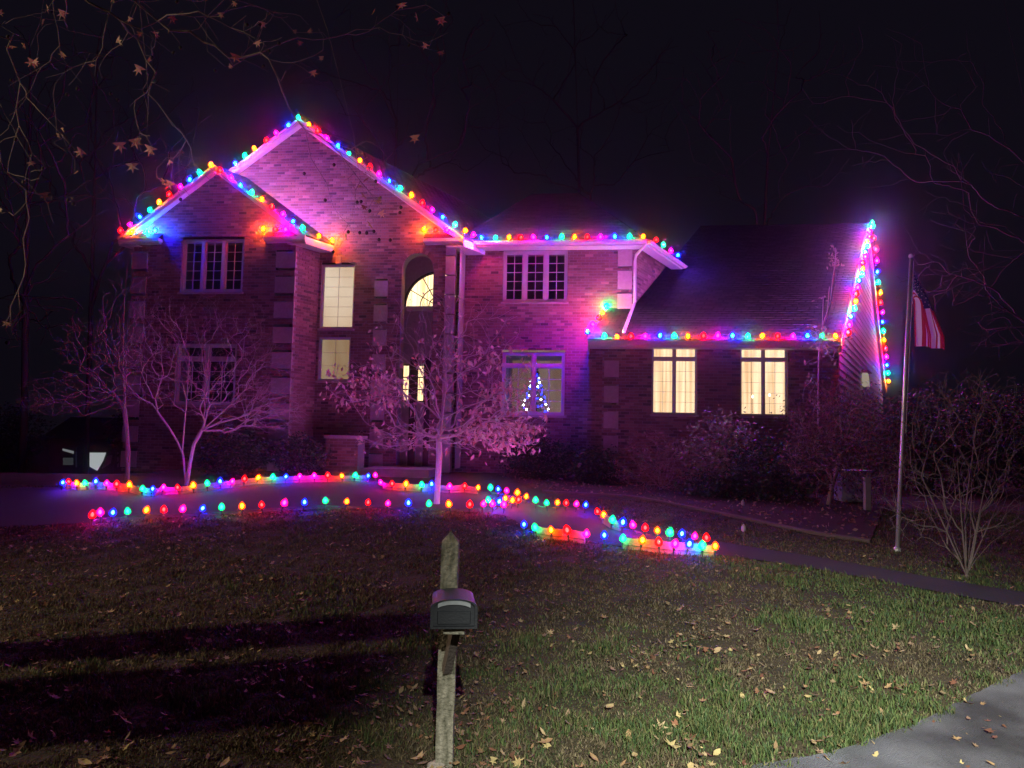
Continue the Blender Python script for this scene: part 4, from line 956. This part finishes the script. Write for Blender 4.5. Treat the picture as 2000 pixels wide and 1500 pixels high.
for (px, py) in ((680, 453), (716, 455), (730, 452), (740, 468), (762, 469), (635, 391), (594, 339), (705, 394), (722, 412), (781, 415), (783, 405), (652, 322), (420, 138), (131, 185), (216, 183), (22, 157), (230, 195)):
    link('seed_ball', BALL, gum, P8(px, py, .6))

# dim trees behind and beside the house
def far_tree(label, bx, d, pts, blobs, rt=.012, rmax=.3, mt='darkbark', name='bare_tree'):
    g = onground(at(bx, 900, d)[0], d); t = thing(name, label, 'tree', g, 'bare trees around the house'); st = [[g - HZ * .2] + [at(a, b, d) for a, b in pts]]
    att = []
    for (n, a, b, rx, ry) in blobs: att += blob(n, a, b, rx, ry, d, 3)
    sk = skeleton(st, att, .2, 3, .2, .15); limbs('trunk', sk, rt, M[mt], t, .45, rmax, 6); return t
far_tree('large bare tree at the right edge behind the flag', 2120, 27.0, [(2110, 800), (2100, 700), (2080, 560), (2040, 400), (2000, 200), (1960, 0)], [(120, 1900, 420, 160, 180), (90, 1850, 560, 110, 60), (90, 1750, 200, 220, 180), (60, 1950, 650, 90, 60)], .0055, .3, 'darkbark')
far_tree('bare tree rising behind the low wing roof', 1480, 36, [(1480, 700), (1490, 500), (1500, 300), (1520, 100)], [(160, 1500, 200, 220, 230)], .012, .3)
far_tree('tall dark tree at the left edge of the photograph', 45, 24, [(48, 800), (50, 600), (55, 400), (60, 150)], [(140, 80, 300, 160, 280), (60, 60, 620, 120, 60)], .012, .28)
far_tree('dark tree behind the left corner of the house', 170, 30, [(172, 800), (178, 600), (185, 350), (190, 100)], [(160, 220, 260, 200, 240)], .012, .26)
far_tree('dark bare tree behind the tall gable', 760, 38, [(760, 800), (765, 500), (775, 250), (780, 0)], [(170, 800, 160, 260, 200)], .014, .35)
far_tree('dark bare tree far behind the upper eave', 1130, 44, [(1130, 800), (1135, 500), (1128, 250), (1120, 0)], [(160, 1130, 170, 240, 220)], .014, .35)

# ------------------------------------------------------------------ flag, mailbox and other things
g = ground(1752, 1077); top = at(1779, 503, g[1] - .1)
fp = thing('flagpole', 'slim pale metal flagpole with a ball on top standing on the lawn', 'flagpole', g)
m = MB(); m.tube([g - HZ * .05, g + (top - g) * .5, top], [.030, .026, .018], 10); m.build('pole', M['pole'], fp, smooth=True, origin=g)
m = MB(); m.lathe([(.005, -.035), (.026, -.022), (.034, 0), (.026, .024), (.006, .036)], 10, tuple(top + HZ * .02)); m.build('ball', M['flagwhite'], fp, smooth=True, origin=g)
m = MB(); m.lathe([(.06, 0), (.05, .04), (.034, .06)], 10, tuple(g)); m.build('base_collar', M['pole'], fp, origin=g)
m = MB(); m.tube([top + np.array([.03, -.02, -.05]), top * .4 + g * .6 + np.array([.035, -.02, 0])], .003, 4); m.build('halyard', M['flagwhite'], fp, origin=g)
fl = tag(bpy.data.objects.new('flag', None), 'limp striped flag with a navy canton hanging from the pole', 'flag'); COL.objects.link(fl)
ft = at(1783, 525, g[1] - .1); fl.location = tuple(ft)
NS, NT = 44, 26; fm = MB(); H = .56; pdir = (g - top) / np.linalg.norm(g - top)
grid = {}
for i in range(NS + 1):
    for j in range(NT + 1):
        s, t = i / NS, j / NT
        hoist = np.array([.02, 0, 0]) + pdir * (t * H)
        b = min(1, s / .40); b = b * b * (3 - 2 * b)
        hang = np.array([.03 + (1 - t) ** .9 * (.10 + .32 * min(1, s * 1.25)), 0, -.20 - .96 * s + .05 * t])
        q = hoist * (1 - b) + hang * b
        q[1] += (.045 * math.sin(t * 13 + s * 2) + .02 * math.sin(t * 29)) * b + .03 * math.sin(s * 9) * (1 - b); q[0] += .012 * math.sin(t * 17 + 1) * b
        grid[i, j] = q
for i in range(NS):
    for j in range(NT):
        st = j // 2; mi = 2 if (i / NS < .40 and st < 7) else (0 if st % 2 == 0 else 1)
        fm.face([grid[i, j], grid[i + 1, j], grid[i + 1, j + 1], grid[i, j + 1]], mi=mi)
cl = fm.mesh('cloth', [M['red'], M['flagwhite'], M['navy']], smooth=True)
link('cloth', cl, fl, ft)
sp = MB()                                                   # the stars of the canton
for r in range(9):
    for c in range(6 if r % 2 == 0 else 5):
        s = .40 * ((c * 2 + (1 if r % 2 == 0 else 2)) / 12); t = (7 / 13) * (r + 1) / 10
        i, j = min(NS - 1, int(s * NS)), min(NT - 1, int(t * NT)); fs_, ft_ = s * NS - i, t * NT - j
        p = grid[i, j] * (1 - fs_) * (1 - ft_) + grid[i + 1, j] * fs_ * (1 - ft_) + grid[i, j + 1] * (1 - fs_) * ft_ + grid[i + 1, j + 1] * fs_ * ft_
        e1_, e2_ = grid[i + 1, j] - grid[i, j], grid[i, j + 1] - grid[i, j]; e1_ = e1_ / np.linalg.norm(e1_); e2_ = e2_ - e1_ * (e1_ @ e2_); e2_ /= np.linalg.norm(e2_); nn = np.cross(e1_, e2_); nn = nn if nn[1] < 0 else -nn
        ring = []
        for k in range(10):
            a = math.pi * k / 5; rr = .011 if k % 2 == 0 else .0045; ring.append(p + nn * .004 + e1_ * rr * math.sin(a) - e2_ * rr * math.cos(a))
        sp.face(ring)
link('stars', sp.mesh('stars', M['flagwhite']), fl, ft)

# mailbox on its weathered post
gm = ground(868, 1492); dm = gm[1]
mbx = thing('mailbox', 'dark grey metal mailbox on a lichen covered wooden post', 'mailbox', gm)
def Q(px, py, o=0): return at(px, py, dm + o)
ax = Q(880, 1060) - Q(868, 1490); lean = ax[0] / ax[2]
m = MB(); hw = .052; Hp = Q(880, 1042)[2] - gm[2]
zs = [-.1] + list(np.linspace(0, Hp - .05, 15)); rings = []
for z in zs:
    c = gm + np.array([lean * z, 0, z]); rings.append([c + np.array([x * (hw + rnd.uniform(-.003, .003)), y * hw, 0]) for x, y in ((-1, -1), (1, -1), (1, 1), (-1, 1))])
for a, b in zip(rings[:-1], rings[1:]): m.hexa(a, b, skip=(0, 1))
tip = gm + np.array([lean * Hp, 0, Hp + .015])
for k in range(4): m.face([rings[-1][k], rings[-1][(k + 1) % 4], tip])
m.build('post', M['wood'], mbx, origin=gm)
# box: arched body pointing at the street, its door facing it
fo = -.36; cF = Q(886, 1228, fo); bw = .125; bz = .118
bx = np.array([1, .10, 0.]); bx /= np.linalg.norm(bx); by = np.array([-bx[1], bx[0], 0])
ARC = .048
def arcprof(s=1.0, n=14, lift=0): return [(-bw * s, .004 + lift), (bw * s, .004 + lift)] + [(bw * s * math.cos(math.pi * i / n), bz + ARC * s * math.sin(math.pi * i / n) ** .8) for i in range(n + 1)]
def bp(x, y, z): return cF + bx * x + by * y + HZ * z
m = MB(); pr = arcprof()
for y0, y1 in ((0, .30),):
    for i in range(len(pr)):
        a, b = pr[i], pr[(i + 1) % len(pr)]; m.face([bp(a[0], y0, a[1]), bp(b[0], y0, b[1]), bp(b[0], y1, b[1]), bp(a[0], y1, a[1])])
    m.face([bp(a, .30, b) for a, b in pr]); m.face([bp(a, .004, b) for a, b in pr][::-1])
m.build('box', M['boxmetal'], mbx, origin=gm)
m = MB(); po, pi_ = arcprof(1.06), arcprof(.93, lift=.012)
for i in range(len(po)):
    j = (i + 1) % len(po); A = [bp(po[i][0], -.022, po[i][1]), bp(po[j][0], -.022, po[j][1]), bp(pi_[j][0], -.022, pi_[j][1]), bp(pi_[i][0], -.022, pi_[i][1])]
    m.hexa(A, [q + by * .034 for q in A])
m.build('rim', M['boxmetal'], mbx, origin=gm)
m = MB(); m.face([bp(a, -.006, b) for a, b in arcprof(.925, lift=.014)]); dr_ = m.build('door', M['boxmetal'], mbx, origin=gm)
m = MB(); A = [(-.095, .03), (.095, .03), (.095, .10), (-.095, .10)]; m.hexa([bp(a, -.007, b) for a, b in A], [bp(a * .95, -.014, .03 + (b - .03) * .95) for a, b in A]); m.build('panel', M['boxmetal'], dr_, origin=gm)
m = MB(); n = 12
for i in range(n):
    a, b = math.pi * (.16 + .68 * i / n), math.pi * (.16 + .68 * (i + 1) / n)
    f = lambda t, k: (bw * .84 * math.cos(t), bz + (ARC * .86 * math.sin(t) ** .8) - k)
    q = [f(a, 0), f(b, 0), f(b, .022), f(a, .022)]; m.hexa([bp(x, -.006, z) for x, z in q], [bp(x, -.016, z) for x, z in q])
m.build('door_lip_highlight', M['boxpale'], dr_, origin=gm)  # highlight on the door's lip, put in as a paler strip
m = MB(); zb = cF[2] - .03; pc = gm + np.array([lean * (zb - gm[2]), 0, 0])
m.box(cF[0] - .06, cF[0] + .06, cF[1] + .02, pc[1] - hw, zb - .006, zb + .03); m.build('support_board', M['wood'], mbx, origin=gm)
m = MB(); m.bar((cF[0], cF[1] + .18, zb - .008), (pc[0], pc[1] - hw, zb - .30), (0, 0, 1), .05, .05); m.build('shadow_brace', M['darkbark'], mbx, origin=gm)  # the box's shadow on the post is put into this dark bar
# stone at the foot of the post
def rock(label, c, r, sq=.6):
    m = MB(); n = 9; rg = []
    for k in range(5):
        ph = math.pi * k / 4 * .5; rr = r * math.cos(ph); rg.append([np.array(c) + np.array([rr * math.cos(2 * math.pi * j / n) * rnd.uniform(.85, 1.1), rr * math.sin(2 * math.pi * j / n) * rnd.uniform(.85, 1.1), r * sq * math.sin(ph) * rnd.uniform(.9, 1.05) - .01]) for j in range(n)])
    for a, b in zip(rg[:-1], rg[1:]):
        for j in range(n): m.face([a[j], a[(j + 1) % n], b[(j + 1) % n], b[j]])
    return tag(m.build('stone', M['rock'], None, origin=np.array(c)), label, 'stone')
p = ground(856, 1497); rock('rough stone at the foot of the mailbox post', p, .075)
# posts and box beside the weeping tree
d9 = 14.2; p = onground(at(1694, 1005, d9)[0], d9); q = at(1692, 935, d9)
m = MB(); m.box(p[0] - .05, p[0] + .05, p[1] - .05, p[1] + .05, p[2] - .1, q[2]); m.face([(p[0] - .06, p[1] - .06, q[2] + .002), (p[0] + .06, p[1] - .06, q[2] + .002), (p[0] + .06, p[1] + .06, q[2] + .002), (p[0] - .06, p[1] + .06, q[2] + .002)])
root = thing('short_post', 'short pale wooden post beside the weeping tree', 'post', p); m.build('shaft', M['kerb'], root, origin=p)
m = MB(); m.box(p[0] - .065, p[0] + .065, p[1] - .065, p[1] + .065, q[2] + .004, q[2] + .03); m.build('cap', M['kerb'], root, origin=p)
p = onground(at(1665, 990, 15.6)[0], 15.6); root = thing('utility_box', 'grey blue utility box behind the weeping tree', 'utility box', p)
m = MB(); m.box(p[0] - .3, p[0] + .3, p[1] - .2, p[1] + .2, p[2], p[2] + .62); m.build('body', M['utility'], root, origin=p)
m = MB(); m.box(p[0] - .32, p[0] + .32, p[1] - .23, p[1] + .22, p[2] + .622, p[2] + .66); m.build('lid', M['utility'], root, origin=p)
for k in range(5):
    m = MB(); m.box(p[0] - .24, p[0] + .24, p[1] - .215, p[1] - .201, p[2] + .1 + k * .09, p[2] + .14 + k * .09); m.build('slat', M['utility'], root, origin=p)
def marker(px, py, top, label):
    p = ground(px, py); q = at(px, top, p[1]); r = thing('path_marker', label, 'marker', p); m = MB(); m.tube([p - HZ * .05, (p[0], p[1], q[2])], .008, 6); m.build('stake', M['darkbark'], r, origin=p)
    m = MB(); m.lathe([(.012, 0), (.034, .02), (.034, .07), (.018, .10), (.004, .115)], 8, (p[0], p[1], q[2] - .02)); m.build('head', M['kerb'], r, origin=p)
marker(1452, 1060, 1036, 'small unlit path marker right of the last lawn lights')
marker(1451, 1003, 986, 'small white path marker at the edge of the planting bed')
marker(572, 930, 912, 'small pale path marker behind the far lights near the bay')

# Christmas tree in the wide ground floor window, and the room around it
tp_ = hp(.55, .9, 2.0)
xt = thing('christmas_tree', 'Christmas tree with blue and white lights inside the wide ground floor window', 'christmas tree', tp_)
pts = []
for k in range(900):
    h = rnd.random() ** 1.3; r = .55 * (1 - h) * math.sqrt(rnd.random()); a = rnd.uniform(0, 6.28); pts.append(tp_ + np.array([r * math.cos(a), r * math.sin(a), .15 + 1.75 * h]))
crown('foliage', pts, .13, DARKG, M['evergreen'], xt, .6, spread=.02, aspect=.3)
m = MB(); m.tube([tp_, tp_ + HZ * 1.9], [.04, .01], 6); m.build('trunk', M['darkbark'], xt, origin=tp_)
sb = MB(); sb.lathe([(.005, -.022), (.022, 0), (.005, .022)], 5); XB = {k: sb.mesh('bulb', emit('tree_light_' + k, BC[k][1], 90)) for k in 'WB'}
for k in range(60):
    h = (k + .5) / 60 * .9; r = .55 * (1 - h); a = k * 2.4; p = tp_ + np.array([r * math.cos(a), -abs(r * math.sin(a)), .2 + 1.7 * h]); link('bulb', XB['W' if k % 5 < 2 else 'B'], xt, p)
sb = MB(); sb.lathe([(.006, -.06), (.045, 0), (.006, .06)], 5); link('tree_top', sb.mesh('tree_top', emit('tree_top_light', (.05, .1, 1), 14)), xt, tp_ + HZ * 2.02)
room = MB(); room.face([hp(-.9, 2.3, 1.5), hp(2.1, 2.3, 1.5), hp(2.1, 2.3, 4.6), hp(-.9, 2.3, 4.6)]); room.build('room_wall', M['parlour'], house)  # this wall glows of itself, standing for the lit room

# low outbuilding far left with a lit window
d10 = 34; p = onground(at(185, 915, d10)[0], d10); sx = d10 / F0
shed = thing('outbuilding', 'dark low outbuilding at far left with a lit white window', 'outbuilding', p)
zt, zb_ = at(180, 862, d10)[2], p[2] - .6; x0, x1 = at(95, 900, d10)[0], at(262, 900, d10)[0]
m = MB(); m.box(x0, x1, d10, d10 + 4, zb_, zt); m.build('wall', M['dark'], shed, origin=p)
m = MB(); A = [(x0 - .3, d10 - .3, zt), (x1 + .3, d10 - .3, zt), (x1 + .3, d10 + 2, zt + 1.0), (x0 - .3, d10 + 2, zt + 1.0)]; m.hexa([np.array(q) for q in A], [np.array(q) + HZ * .12 for q in A]); m.build('roof', M['roofdeck'], shed, origin=p)
def onshed(name, poly, off, material, parent):
    q = [at(a, b, d10) for a, b in poly]; m = MB(); n_ = len(q); A = [np.array([k[0], d10 - off, k[2]]) for k in q]; B = [np.array([k[0], d10 - off + .05, k[2]]) for k in q]
    m.face(A)
    for i in range(n_): m.face([A[i], A[(i + 1) % n_], B[(i + 1) % n_], B[i]])
    return m.build(name, material, parent, origin=p)
shed_lit = emit('shed_window_light', (.80, .88, .90), .42); shed_dim = emit('shed_dim_light', (.5, .55, .62), .05)
wn = onshed('window', [(176, 882), (222, 882), (222, 922), (176, 922)], .06, M['dark'], shed)
onshed('lit_pane', [(178, 884), (209, 884), (203, 900), (192, 919), (178, 911)], .12, shed_lit, wn)
for k in range(6): onshed('slat', [(201 + k * 3, 914 - k * 2), (203 + k * 3, 915 - k * 2), (214 + k * 1.5, 892 - k * .5), (212 + k * 1.5, 891 - k * .5)], .13, M['boxpale'], wn)
w2 = onshed('window', [(124, 874), (150, 874), (150, 914), (124, 914)], .06, M['dark'], shed); onshed('lit_pane', [(125, 876), (146, 881), (146, 886), (125, 880)], .12, emit('shed_streak', (.8, .85, .9), .18), w2); onshed('lit_pane', [(126, 894), (145, 894), (145, 908), (126, 908)], .12, shed_dim, w2)
for x in (153, 234, 243): onshed('post', [(x - 1, 882), (x + 1, 882), (x + 1, 912), (x - 1, 912)], .2, M['boxpale'], shed)

# ------------------------------------------------------------------ grass and fallen leaves
def inside(poly, x, y):
    c = np.zeros(len(x), bool); n = len(poly); j = n - 1
    for i in range(n):
        xi, yi = poly[i]; xj, yj = poly[j]
        k = ((yi > y) != (yj > y)) & (x < (xj - xi) * (y - yi) / (yj - yi + 1e-12) + xi); c ^= k; j = i
    return c
drive_poly = np.vstack([dn, df[::-1]]); street_poly = np.vstack([s1, s2[::-1]]); bed_poly = np.vstack([bn, bf[::-1]])
def vnoise(x, y, s, seed):
    g_ = np.random.default_rng(seed).random((64, 64)); u, v = np.abs(x * s + 100) % 63, np.abs(y * s + 100) % 63; i, j = u.astype(int), v.astype(int); a, b = u - i, v - j; a = a * a * (3 - 2 * a); b = b * b * (3 - 2 * b)
    return g_[i, j] * (1 - a) * (1 - b) + g_[i + 1, j] * a * (1 - b) + g_[i, j + 1] * (1 - a) * b + g_[i + 1, j + 1] * a * b
def scatter(n, y0, y1, power):
    y = y0 + (y1 - y0) * nr.random(n) ** power; x = nr.uniform(-1, 1, n) * (y * .74 + .7)
    e_ = .10 * vnoise(x, y, 9, 31); k = ~(inside(drive_poly, x, y) | inside(street_poly, x - .5 * e_, y + .85 * e_) | inside(bed_poly, x, y)); return x[k], y[k]
x, y = scatter(520000, 3.9, 14.5, 2.1)
k = nr.random(len(x)) < np.clip(1.9 * (vnoise(x, y, 4.3, 21) * .5 + vnoise(x, y, 11, 22) * .5) - .12, .12, 1); x, y = x[k], y[k]
n = len(x); z = gz(x, y)
pat = vnoise(x, y, 1.1, 3) * .6 + vnoise(x, y, 3.7, 4) * .4; green = np.clip(.16 + .14 * x + (pat - .5) * 2.6 - .16 * np.clip(y - 6.5, 0, 9) + .25 * np.clip(5.2 - y, 0, 1), .03, .95)
isg = nr.random(n) < green
hgt = nr.uniform(.014, .050, n) * (.35 + 1.3 * vnoise(x, y, 6.1, 23)) * (.7 + .6 * pat) * np.where(isg, 1.15, .8); wid = nr.uniform(.0025, .0055, n) * (1 + .10 * (y - 4)); a = nr.uniform(0, 6.283, n)
lean_ = nr.uniform(.1, .9, n) * np.where(isg, .8, 1.5); b = nr.uniform(0, 6.283, n)
B = np.stack([x, y, z - .004], 1); sd = np.stack([np.cos(a), np.sin(a), 0 * a], 1) * wid[:, None]; ld = np.stack([np.cos(b) * lean_, np.sin(b) * lean_, 0 * b], 1) * hgt[:, None]; upv = np.stack([0 * a, 0 * a, hgt], 1)
V = np.stack([B - sd, B + sd, B + upv * .6 + ld * .35 - sd * .75, B + upv * .6 + ld * .35 + sd * .75, B + upv + ld], 1).reshape(-1, 3)
o = np.arange(n)[:, None] * 5; tr = np.concatenate([o + np.array([[0, 1, 3]]), o + np.array([[0, 3, 2]]), o + np.array([[2, 3, 4]])], 1).reshape(-1, 3)
cg = np.array([(.07, .115, .03), (.10, .14, .04), (.045, .085, .028), (.14, .14, .05)]); cb = np.array([(.14, .11, .055), (.10, .075, .04), (.20, .16, .09), (.07, .05, .032)])
c = np.where(isg[:, None], cg[nr.integers(0, 4, n)], cb[nr.integers(0, 4, n)]) * nr.uniform(.42, .78, (n, 1))
kind(fastmesh('grass', V, tr, np.repeat(c, 3, 0), M['grass']), 'stuff'); bpy.data.objects['grass']['label'] = 'patchy green and straw coloured lawn grass'
# leaf litter
def leaf_shape(k):
    if k == 0:
        r = []
        for i in range(5):
            t = math.pi * (-.2 + 1.4 * i / 4); r.append((math.cos(t), math.sin(t))); 
            if i < 4: t2 = t + math.pi * .175; r.append((.38 * math.cos(t2), .38 * math.sin(t2)))
        r.append((0, -.75)); return r
    if k == 1: return [(0, -1), (.34, -.3), (.42, .25), (.12, 1), (-.3, .4), (-.4, -.25)]
    return [(-.1, -.9), (.3, -.5), (.25, -.1), (.55, .15), (.2, .35), (.1, 1), (-.2, .45), (-.5, .3), (-.25, -.05), (-.35, -.5)]
SH = [leaf_shape(k) for k in range(3)]; LC_ = np.array([(.34, .22, .11), (.26, .13, .07), (.42, .31, .17), (.20, .09, .05), (.30, .20, .13), (.45, .36, .16)])
x, y = scatter(17000, 4.0, 14.5, 1.7); clump = vnoise(x, y, 1.7, 9) * .55 + vnoise(x, y, 4.1, 10) * .45; k = nr.random(len(x)) < np.clip((clump - .42) * 3.2 - .04 * x, .03, 1); x, y = x[k], y[k]
xs, ys = nr.uniform(1.2, 5, 160), nr.uniform(3.9, 6.2, 160); ks = inside(street_poly, xs, ys); x = np.r_[x, xs[ks]]; y = np.r_[y, ys[ks]]
Vl, Tl, Cl = [], [], []
for i in range(len(x)):
    sh = SH[rnd.randrange(3)]; L = rnd.uniform(.010, .036); a = rnd.uniform(0, 6.28); tx, ty = rnd.gauss(0, .35), rnd.gauss(0, .35); zz = float(gz(x[i], y[i])) + rnd.uniform(.012, .042); b0 = len(Vl); cu = rnd.uniform(.0, .5)
    Vl.append((x[i], y[i], zz))
    for (p, q) in sh:
        X_, Y_ = (p * math.cos(a) - q * math.sin(a)) * L, (p * math.sin(a) + q * math.cos(a)) * L; Vl.append((x[i] + X_, y[i] + Y_, zz + tx * X_ + ty * Y_ + cu * (p * p + q * q) * L * .6))
    c_ = LC_[rnd.randrange(6)] * rnd.uniform(.45, 1.0)
    for j in range(len(sh)): Tl.append((b0, b0 + 1 + j, b0 + 1 + (j + 1) % len(sh))); Cl.append(c_)
kind(fastmesh('leaf_litter', np.array(Vl), np.array(Tl), np.array(Cl), M['leaf']), 'stuff'); bpy.data.objects['leaf_litter']['label'] = 'small brown leaf litter scattered over the lawn'
# the larger leaves one can pick out
LM = []
for k in range(9):
    m = MB(); sh = SH[k % 3]; c_ = tuple(LC_[[0, 2, 5][k // 3]] * .85); L = .062
    ring = [(p * L, q * L, .4 * (p * p) * L + .15 * abs(q) * L) for p, q in sh]
    for j in range(len(ring)): m.face([(0, 0, 0), ring[j], ring[(j + 1) % len(ring)]], c_)
    LM.append(m.mesh('fallen_leaf', M['leaf'], tint=True))
spots = [(215, 1195), (480, 1160), (372, 1290), (310, 1362), (230, 1395), (245, 1408), (560, 1398), (135, 1345), (690, 1342), (545, 1468), (60, 1440), (165, 1490), (740, 1376), (800, 1490), (820, 1480), (900, 1350), (1190, 1380), (1230, 1372), (1135, 1498), (1160, 1480), (1065, 1448), (1228, 1440), (1400, 1470), (1590, 1450), (1595, 1448), (1480, 1230), (1370, 1240), (1400, 1270), (1540, 1280), (1510, 1265), (1640, 1235), (1690, 1335), (1630, 1310), (1505, 1352), (1750, 1225), (1735, 1340), (1950, 1240), (1830, 1265), (1330, 1190), (1290, 1420), (1450, 1360), (30, 1470), (440, 1490), (640, 1440), (1020, 1350), (1075, 1235), (1180, 1205), (350, 1200), (600, 1290), (1010, 1490), (1620, 1482), (1650, 1488), (1870, 1440), (1890, 1370), (1940, 1490), (1350, 1500), (90, 1260), (1240, 1475), (1310, 1455), (700, 1490)]
for px, py in spots:
    p = ground(px, py, .03); on = bool(inside(street_poly, np.array([p[0]]), np.array([p[1]]))[0])
    o = link('fallen_leaf', LM[rnd.randrange(9)], None, p - HZ * (.012 if on else 0)); o.rotation_euler = (rnd.gauss(0, .3), rnd.gauss(0, .3), rnd.uniform(0, 6.3)); s = rnd.uniform(.6, 1.05); o.scale = (s, s, s)
    tag(o, 'dry brown leaf lying on the dark street pavement' if on else 'curled tan leaf lying on the lawn grass', 'leaf', 'dry leaves on the street' if on else 'dry leaves on the lawn')
# mulch and leaf litter on the bed
x = nr.uniform(bed_poly[:, 0].min(), bed_poly[:, 0].max(), 5000); y = nr.uniform(bed_poly[:, 1].min(), bed_poly[:, 1].max(), 5000); k = inside(bed_poly, x, y); x, y = x[k], y[k]; n = len(x)
P_ = np.stack([x, y, gz(x, y) + .03], 1); o_ = crown('bed_litter', P_, .07, [(.2, .12, .09), (.14, .08, .06), (.26, .18, .13)], M['leaf'], None, -.1, spread=.01, aspect=.6); kind(o_, 'stuff'); o_['label'] = 'brown leaf litter on the planting bed'

# ------------------------------------------------------------------ street lamps outside the frame and haze added for the bulbs' glow
def street_lamp(label, x, y, h, aim, power, col, cone, blend):
    g = onground(x, y); r = thing('street_lamp', label, 'street lamp', g, 'street lamps along the road'); d = np.array([aim[0] - x, aim[1] - y, 0]); d /= np.linalg.norm(d)
    m = MB(); m.tube([g, g + HZ * h * .6, g + HZ * h], [.09, .07, .055], 10); m.build('pole', M['pole'], r, smooth=True, origin=g)
    m = MB(); a = g + HZ * (h - .1); m.tube([a, a + d * .5 + HZ * .2, a + d * 1.3 + HZ * .25], .03, 8); m.build('arm', M['pole'], r, smooth=True, origin=g)
    hd = a + d * 1.5 + HZ * .25; m = MB(); s = np.array([-d[1], d[0], 0]); m.hexa([hd + d * i * .3 + s * j * .14 - HZ * .0 for i, j in ((-1, -1), (1, -1), (1, 1), (-1, 1))], [hd + d * i * .24 + s * j * .10 + HZ * .12 for i, j in ((-1, -1), (1, -1), (1, 1), (-1, 1))]); m.build('head', M['pole'], r, origin=g)
    l = bpy.data.lights.new('lamp_light', 'SPOT'); l.energy = power; l.color = col; l.spot_size = cone; l.spot_blend = blend; l.shadow_soft_size = .10
    lo = bpy.data.objects.new('lamp_light', l); COL.objects.link(lo); lo.parent = r; lp = hd - HZ * .04; lo.location = tuple(lp - g)
    lo.rotation_euler = Vector(tuple(np.array([aim[0], aim[1], aim[2]]) - lp)).to_track_quat('-Z', 'Y').to_euler()
street_lamp('street lamp on the roadside left of the lawn', -16.5, 2.5, 6.5, (-3.0, 5.0, .6), LAMP_L, (1, .80, .52), math.radians(58), 1.0)
street_lamp('street lamp across the road behind the viewer on the right', .7, -8.0, 7.5, (2.9, 3.0, 0), LAMP_R, (.95, .98, .90), math.radians(38), 1.0)

if HAZE > 0:  # thin haze added so the bulbs bloom as in lens glare
    m = MB(); m.box(-400, 400, -400, 400, -1.2, 45); hz = m.build('haze', bpy.data.materials.new('bulb_glow_haze')); kind(hz, 'stuff')
    hm = hz.data.materials[0]; hm.use_nodes = True; nt = hm.node_tree; nt.nodes.remove(nt.nodes['Principled BSDF'])
    pv = nt.nodes.new('ShaderNodeVolumePrincipled'); pv.inputs['Density'].default_value = HAZE; pv.inputs['Anisotropy'].default_value = .99; pv.inputs['Color'].default_value = (.9, .9, .95, 1)
    nt.links.new(pv.outputs[0], nt.nodes['Material Output'].inputs['Volume']); hm.cycles.volume_sampling = 'EQUIANGULAR'
